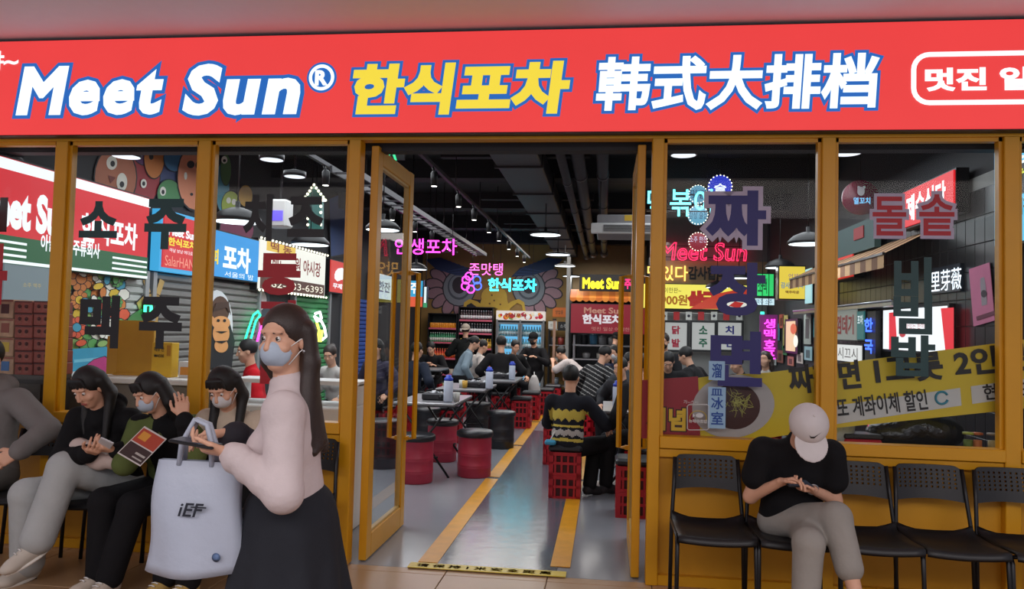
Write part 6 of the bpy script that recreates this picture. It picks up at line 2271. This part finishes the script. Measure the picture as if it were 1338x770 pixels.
MB().lathe([(.001, -.0515), (.014, -.051)], (.10, 0, .06), n=14, axis=1).build('round_mark', P((96, 120, 160)), bg)
# dark folded jacket over her far forearm
e, w = J['arm']['R']
jk = thing('folded_jacket', 'charcoal jacket folded over the far forearm of the standing woman', 'jacket', J['w'](e * .45 + w * .55))
q0 = np.array(J['w'](e * .45 + w * .55))
S_ = Sdf(.03).cap(np.array(J['w'](e * .8 + w * .2)) - q0, np.array(J['w'](e * .12 + w * .88)) - q0, .052, .05).ell(V3(0, 0, -.03), V3(.075, .05, .05))
skin('jacket_body', S_, .012, cloth((58, 56, 62)), jk)
S_ = Sdf(.02).cap(np.array(J['w'](e * .12 + w * .88)) - q0, np.array(J['w'](e * .08 + w * .92)) - q0 + V3(0, 0, -.01), .054, .054)
skin('jacket_cuff', S_, .012, cloth((48, 46, 52)), jk)
wt = thing('phone', 'slim dark phone in the near hand of the standing woman', 'phone', J['w'](J['arm']['L'][1] + V3(.0, .10, .03)))
boxo('case', BLK, wt, (0, 0, 0), (.145, .07, .009), bev=.003, rot=Matrix.Rotation(.12, 3, 'Y'))
boxo('screen', E((60, 66, 80), .3), wt, (0, 0, .0055), (.132, .062, .001), rot=Matrix.Rotation(.12, 3, 'Y'))

# woman in the black hoodie and wide pale jeans
b = (-2.94, -.33, 0)
J = person('seated woman in a black hoodie and wide pale jeans, legs crossed, looking at her phone', b, 180, s=.97, lean=20, twist=4, head=(-8, -32, 4), vox=NV, female=True,
           top=(20, 20, 22), bulk=2.0, hood=True, bottom=(172, 176, 176), wide=1.75, shoe=(198, 190, 178), hair='long', front=.03, hairlen=.30,
           hands=LH(b, 180, {'R': (120, 592, -.70), 'L': (150, 590, -.68)}), palm={'R': (-.5, .3, .8), 'L': (.5, .3, .8)}, curl=.75, hdir={'R': (-.6, .7, .3), 'L': (.6, .7, .3)}, thumbs={'R': (0, .3, 1), 'L': (0, .3, 1)},
           feet={'L': (.12, .50, .27, .5, .8, -.45), 'R': (.30, .33, .085, .25, 1, -.05)}, knees={'L': (.35, .7, 1), 'R': (.3, .6, 1)}, hp=.51, elbows={'R': (1, -.1, -.5), 'L': (-1, -.1, -.5)})
phone(at(136, 583, Y=-.745), (.55, -.5, .45), (.1, .7, .8), 'white-edged phone held by the woman in the black hoodie', (200, 200, 204))
hb = thing('handbag', 'cream cloth bag on the lap of the woman in the black hoodie', 'bag', at(130, 596, Y=-.60))
S_ = Sdf(.03).cap(V3(-.13, 0, .05), V3(.10, -.02, -.02), .05, .05).cap(V3(-.15, 0, .02), V3(.02, -.02, -.03), .05, .05)
skin('bag_body', S_, .012, cloth((204, 186, 178)), hb)
MB().tube([V3(.10, -.04, -.02) + .035 * V3(math.cos(a), -.3 * math.sin(a), math.sin(a)) for a in np.linspace(0, 2 * PI, 13)[:-1]], .011, n=7, closed=True).build('strap_ring', cloth((204, 186, 178)), hb)

# woman in the green and black jacket
b = (-2.54, -.33, 0)


def two_tone(c):
    return (((np.abs(c[:, 0]) < .085) & (c[:, 1] < .17)) | (c[:, 2] > .50)).astype(int)


J = person('seated woman in a green and black jacket, face resting on her hand', b, 180, s=.95, lean=22, twist=10, head=(-26, -26, 8), vox=NV, female=True,
           top=[cloth((92, 104, 58)), cloth((20, 20, 22))], top_fn=two_tone, bulk=1.9, bottom=(22, 22, 25), wide=1.4, shoe=(196, 184, 170), hair='long', mask=MASKM, hairlen=.26,
           hands=LH(b, 180, {'L': (240, 545, -.72), 'R': (204, 572, -.68)}), palm={'L': (.55, -.75, .0), 'R': (-.3, .2, -1)}, curl=.5, hdir={'L': (.22, -.10, 1), 'R': (.75, .6, -.05)}, thumbs={'L': (.9, .3, 0), 'R': (0, .9, .3)},
           feet={'R': (.20, .42, .085, .35, 1, -.05), 'L': (.10, .48, .085, .1, 1, -.05)}, hp=.50, elbows={'R': (.9, -.2, -.5), 'L': (-.5, .5, -1)}, curlsL=[.35, .45, .5, .6], knees={'R': (.3, .8, 1), 'L': (.1, .8, 1)})
fl = thing('leaflet', 'orange and black printed leaflet held by the woman in the green jacket', 'leaflet', at(186, 583, Y=-.80))
Rm = Matrix.Rotation(.45, 3, 'Y') @ Matrix.Rotation(.8, 3, 'X')
MB().box((0, 0, 0), (.15, .20, .002), rot=Rm).build('sheet', P((206, 200, 196)), fl)
for (x, y, w, h, c) in ((0, .045, .14, .09, (176, 70, 50)), (0, -.05, .14, .085, (60, 44, 44)), (-.03, .05, .05, .05, (214, 150, 60)), (.03, -.05, .06, .012, (180, 176, 170)), (.03, -.075, .06, .008, (180, 176, 170))):
    for z in (.0016,):
        MB().box(Rm @ Vector((x, y, z + (.0004 if w < .1 else 0))), (w, h, .0006), rot=Rm).build('print', P(c), fl)

# woman in the cream jacket
b = (-2.15, -.33, 0)
J = person('seated woman with long black hair, white mask and cream jacket behind the shopping bag', b, 180, s=.98, lean=16, head=(0, -30, 4), vox=NV, female=True,
           top=(196, 180, 160), bulk=1.9, collar=True, bottom=(24, 24, 27), wide=1.3, shoe=(190, 160, 96), hair='long', mask=MASKW, hairlen=.30, front=.06,
           feet={'R': (.20, .42, .085, .2, 1, -.05), 'L': (.06, .44, .085, .1, 1, -.05)}, hp=.51, hands={'R': (.10, .33, .70), 'L': (-.08, .34, .70)}, curl=.7)

# person in the grey hoodie cut by the left edge
b = (-3.80, -.33, 0)
J = person('person in a grey hoodie seated at the far left edge, hand in the lap', b, 180, s=1.06, lean=2, head=(0, -10, 0), vox=.008,
           top=(118, 114, 112), bulk=2.3, hood=True, bottom=(108, 104, 100), wide=1.4, shoe=(60, 60, 62), hair='short', hp=.52,
           hands=LH(b, 180, {'L': (22, 592, -.62)}) | {'R': (.12, .30, .66)}, curl=.8, palm={'L': (.8, .2, -.5)}, elbows={'L': (-1, -.3, -.5)}, hdir={'L': (.8, .5, -.5)})

# ------------------------------------------------------------------ diners and staff inside
FV = .0145
DK = [(24, 24, 27), (30, 30, 36), (34, 32, 34)]


def diner(label, px, py, Y, rz, hz=None, **kw):
    """seated diner whose head shows at a pixel at depth Y"""
    q = at(px, py, Y=Y)
    kw.setdefault('lean', 14)
    s = kw.pop('s', .96)
    ln = math.radians(kw['lean'])
    fwd = math.sin(ln) * .62 * s
    hz = q.z
    hp = max(.42, hz - (.43 + .075) * s * math.cos(ln) - .165 * s)
    f = Rz(math.radians(rz)) @ V3(0, 1, 0)
    base = (q.x - f[0] * fwd, q.y - f[1] * fwd, 0)
    kw.setdefault('vox', FV)
    if kw.pop('stool', True):
        crate_stool('crate stool under the ' + ' '.join(label.split()[:10]), base[0], base[1], math.radians(rz))
    return person(label, base, rz, s=s, hp=hp, **kw)


def zig(c):
    z, x = c[:, 2], c[:, 0]
    t = np.abs(((x * 13) % 1) - .5) * .055
    a = np.zeros(len(c), int)
    a[(z > .24 + t) & (z < .335 + t)] = 1
    a[(z > .185) & (z < .205)] = 1
    a[(z > .115 - t) & (z < .17 - t)] = 2
    a[(z > .045) & (z < .075)] = 1
    a[(np.abs(x) > .21)] = 0
    return a


J = diner('seated person in a black sweater with yellow and white zigzag bands, back turned', 746, 494, 2.36, -14, s=.92, lean=8, stool=False, vox=.010, top=[cloth((28, 30, 38)), cloth((196, 176, 80)), cloth((176, 172, 168))], top_fn=zig, bulk=1.9,
          bottom=(24, 24, 26), wide=1.3, shoe=(52, 50, 52), hands={'R': (.24, .30, .72), 'L': (-.10, .34, .70)}, feet={'R': (.30, .26, .085, .5, .8, -.05), 'L': (.18, .14, .085, .5, .8, -.05)}, knees={'R': (.5, .8, .8), 'L': (.4, .8, .6)})
for z in (0, .02, .04):
    pass
diner('person in a black and white striped shirt leaning over the right table', 787, 462, 5.85, -40, lean=24, vox=.012, top=[cloth((38, 38, 40)), cloth((150, 148, 146))], top_fn=lambda c: ((c[:, 2] * 17 + c[:, 0] * 6) % 1 < .22).astype(int), bulk=1.8, head=(-30, -20, 0))
diner('masked person facing front behind the striped shirt', 803, 461, 7.3, 150, top=(40, 46, 70), mask=MASKW, lean=12, head=(10, -10, 0), hair='bob')
diner('person in a dark grey coat at the right table near the door leaf', 812, 480, 4.3, 150, top=(46, 46, 50), bulk=1.9, lean=16, head=(0, -12, 0), vox=.012)
diner('person in black seated behind the right door leaf', 833, 478, 2.5, 40, top=(24, 24, 27), bulk=1.9, lean=14, hair='short', vox=.012)
diner('person in mid grey with back turned at the second right table', 822, 472, 5.25, -10, top=(60, 62, 66), lean=12, hair='short', head=(0, -20, 0))
diner('hunched person in black with back turned at the third table', 655, 449, 7.9, 10, s=1.02, lean=16, top=(24, 23, 25), bulk=2.2, vox=.012)
diner('woman in a pale denim jacket in profile at the third table', 617, 447, 8.3, -75, lean=22, top=(124, 142, 154), bulk=1.8, vox=.012, head=(0, -22, 0), female=True, hair='pony')
diner('person in a pale top facing the denim jacket across the table', 629, 452, 8.9, -60, lean=18, top=(196, 188, 182), head=(0, -15, 0))
diner('eating man in black facing front at left of the bottle shelves', 564, 453, 9.6, 178, lean=22, top=(30, 29, 31), bulk=1.8, vox=.012, head=(0, -30, 0), hands={'R': (.08, .34, .78), 'L': (-.14, .36, .76)})
diner('person in navy with back turned beside the left door leaf', 545, 458, 6.0, -25, lean=16, top=(34, 40, 54), bulk=2.0, vox=.013)
diner('dark-haired person seen through the left door glass', 492, 455, 4.9, 160, lean=12, top=(60, 56, 74), bulk=1.7, female=True, hair='long')
diner('person in a bright red shirt behind the cream jacket woman', 327, 459, 2.6, 120, lean=8, top=(190, 24, 36), bulk=1.7, vox=.011, head=(0, -8, 0))
diner('person with a hair bun and white top behind the standing woman', 432, 462, 4.2, 150, lean=16, top=(196, 192, 188), bulk=1.8, vox=.012, female=True, hair='bun', hairm=HAIRB, head=(30, -20, 0))
diner('man in black looking down behind the red banner end', 873, 468, 5.1, 176, lean=20, top=(26, 26, 28), bulk=1.8, vox=.011, head=(0, -38, 0))
diner('person with grey-brown hair and mask behind the man looking down', 868, 446, 6.4, 165, lean=6, top=(34, 34, 37), mask=BLK, hairm=HAIRB, head=(0, -12, 0))
diner('person in a black coat turned sideways beside the man looking down', 899, 464, 5.5, 60, lean=24, top=(30, 30, 32), bulk=2.2, vox=.012, head=(0, -20, 0))
diner('person with red scarf collar and black coat behind the navy letters', 966, 474, 5.6, 120, lean=16, top=(28, 28, 30), bulk=2.1, vox=.013, head=(0, -20, 0))
diner('person in a cream coat with brown hair right of the navy letters', 1000, 470, 6.2, 150, lean=14, top=(196, 190, 182), bulk=2.0, hairm=HAIRB, hair='long', female=True)
diner('small figure in black at the cluttered rear table', 672, 452, 9.3, -150, lean=14, top=(26, 26, 28), bulk=1.8, head=(0, -20, 0))


def stander(label, px, py, Y, rz, **kw):
    q = at(px, py, Y=Y)
    s = kw.pop('s', 1.0)
    ln = math.radians(kw.get('lean', 3))
    f = Rz(math.radians(rz)) @ V3(0, 1, 0)
    fwd = math.sin(ln) * .62 * s
    hp = q.z - (.43 + .075) * s * math.cos(ln) - .165 * s
    kw.setdefault('vox', FV)
    fz = {}
    return person(label, (q.x - f[0] * fwd, q.y - f[1] * fwd, 0), rz, seated=False, s=s, hp=min(hp, .90), **kw)


stander('standing man in black with a pale cap, back turned before the bottle shelves', 608, 432, 10.6, 4, top=(22, 24, 24), bulk=2.1, cap='back', capcol=(150, 140, 128), vox=.012, hands={'R': (.2, .25, 1.0), 'L': (-.2, .25, 1.0)})
stander('standing staff member in black with black cap and mask before the fridge', 698, 443, 10.3, 165, lean=8, top=(26, 25, 28), bulk=1.9, cap='front', mask=BLK, vox=.012, head=(0, -15, 0), hands={'R': (.14, .36, .96), 'L': (-.16, .34, .95)})
stander('staff member in a white t-shirt bending over beside the timber post', 733, 460, 10.1, 75, lean=52, top=(190, 180, 178), sleeve=.6, bulk=1.7, vox=.012, head=(0, -20, 0), hands={'R': (.10, .62, .88), 'L': (-.12, .60, .88)}, s=.98)
stander('staff member in black standing at the kitchen counter', 801, 442, 11.0, -40, top=(26, 28, 32), bulk=1.8, head=(0, -20, 0), cap='front', hands={'R': (.15, .35, 1.0), 'L': (-.15, .35, 1.0)})
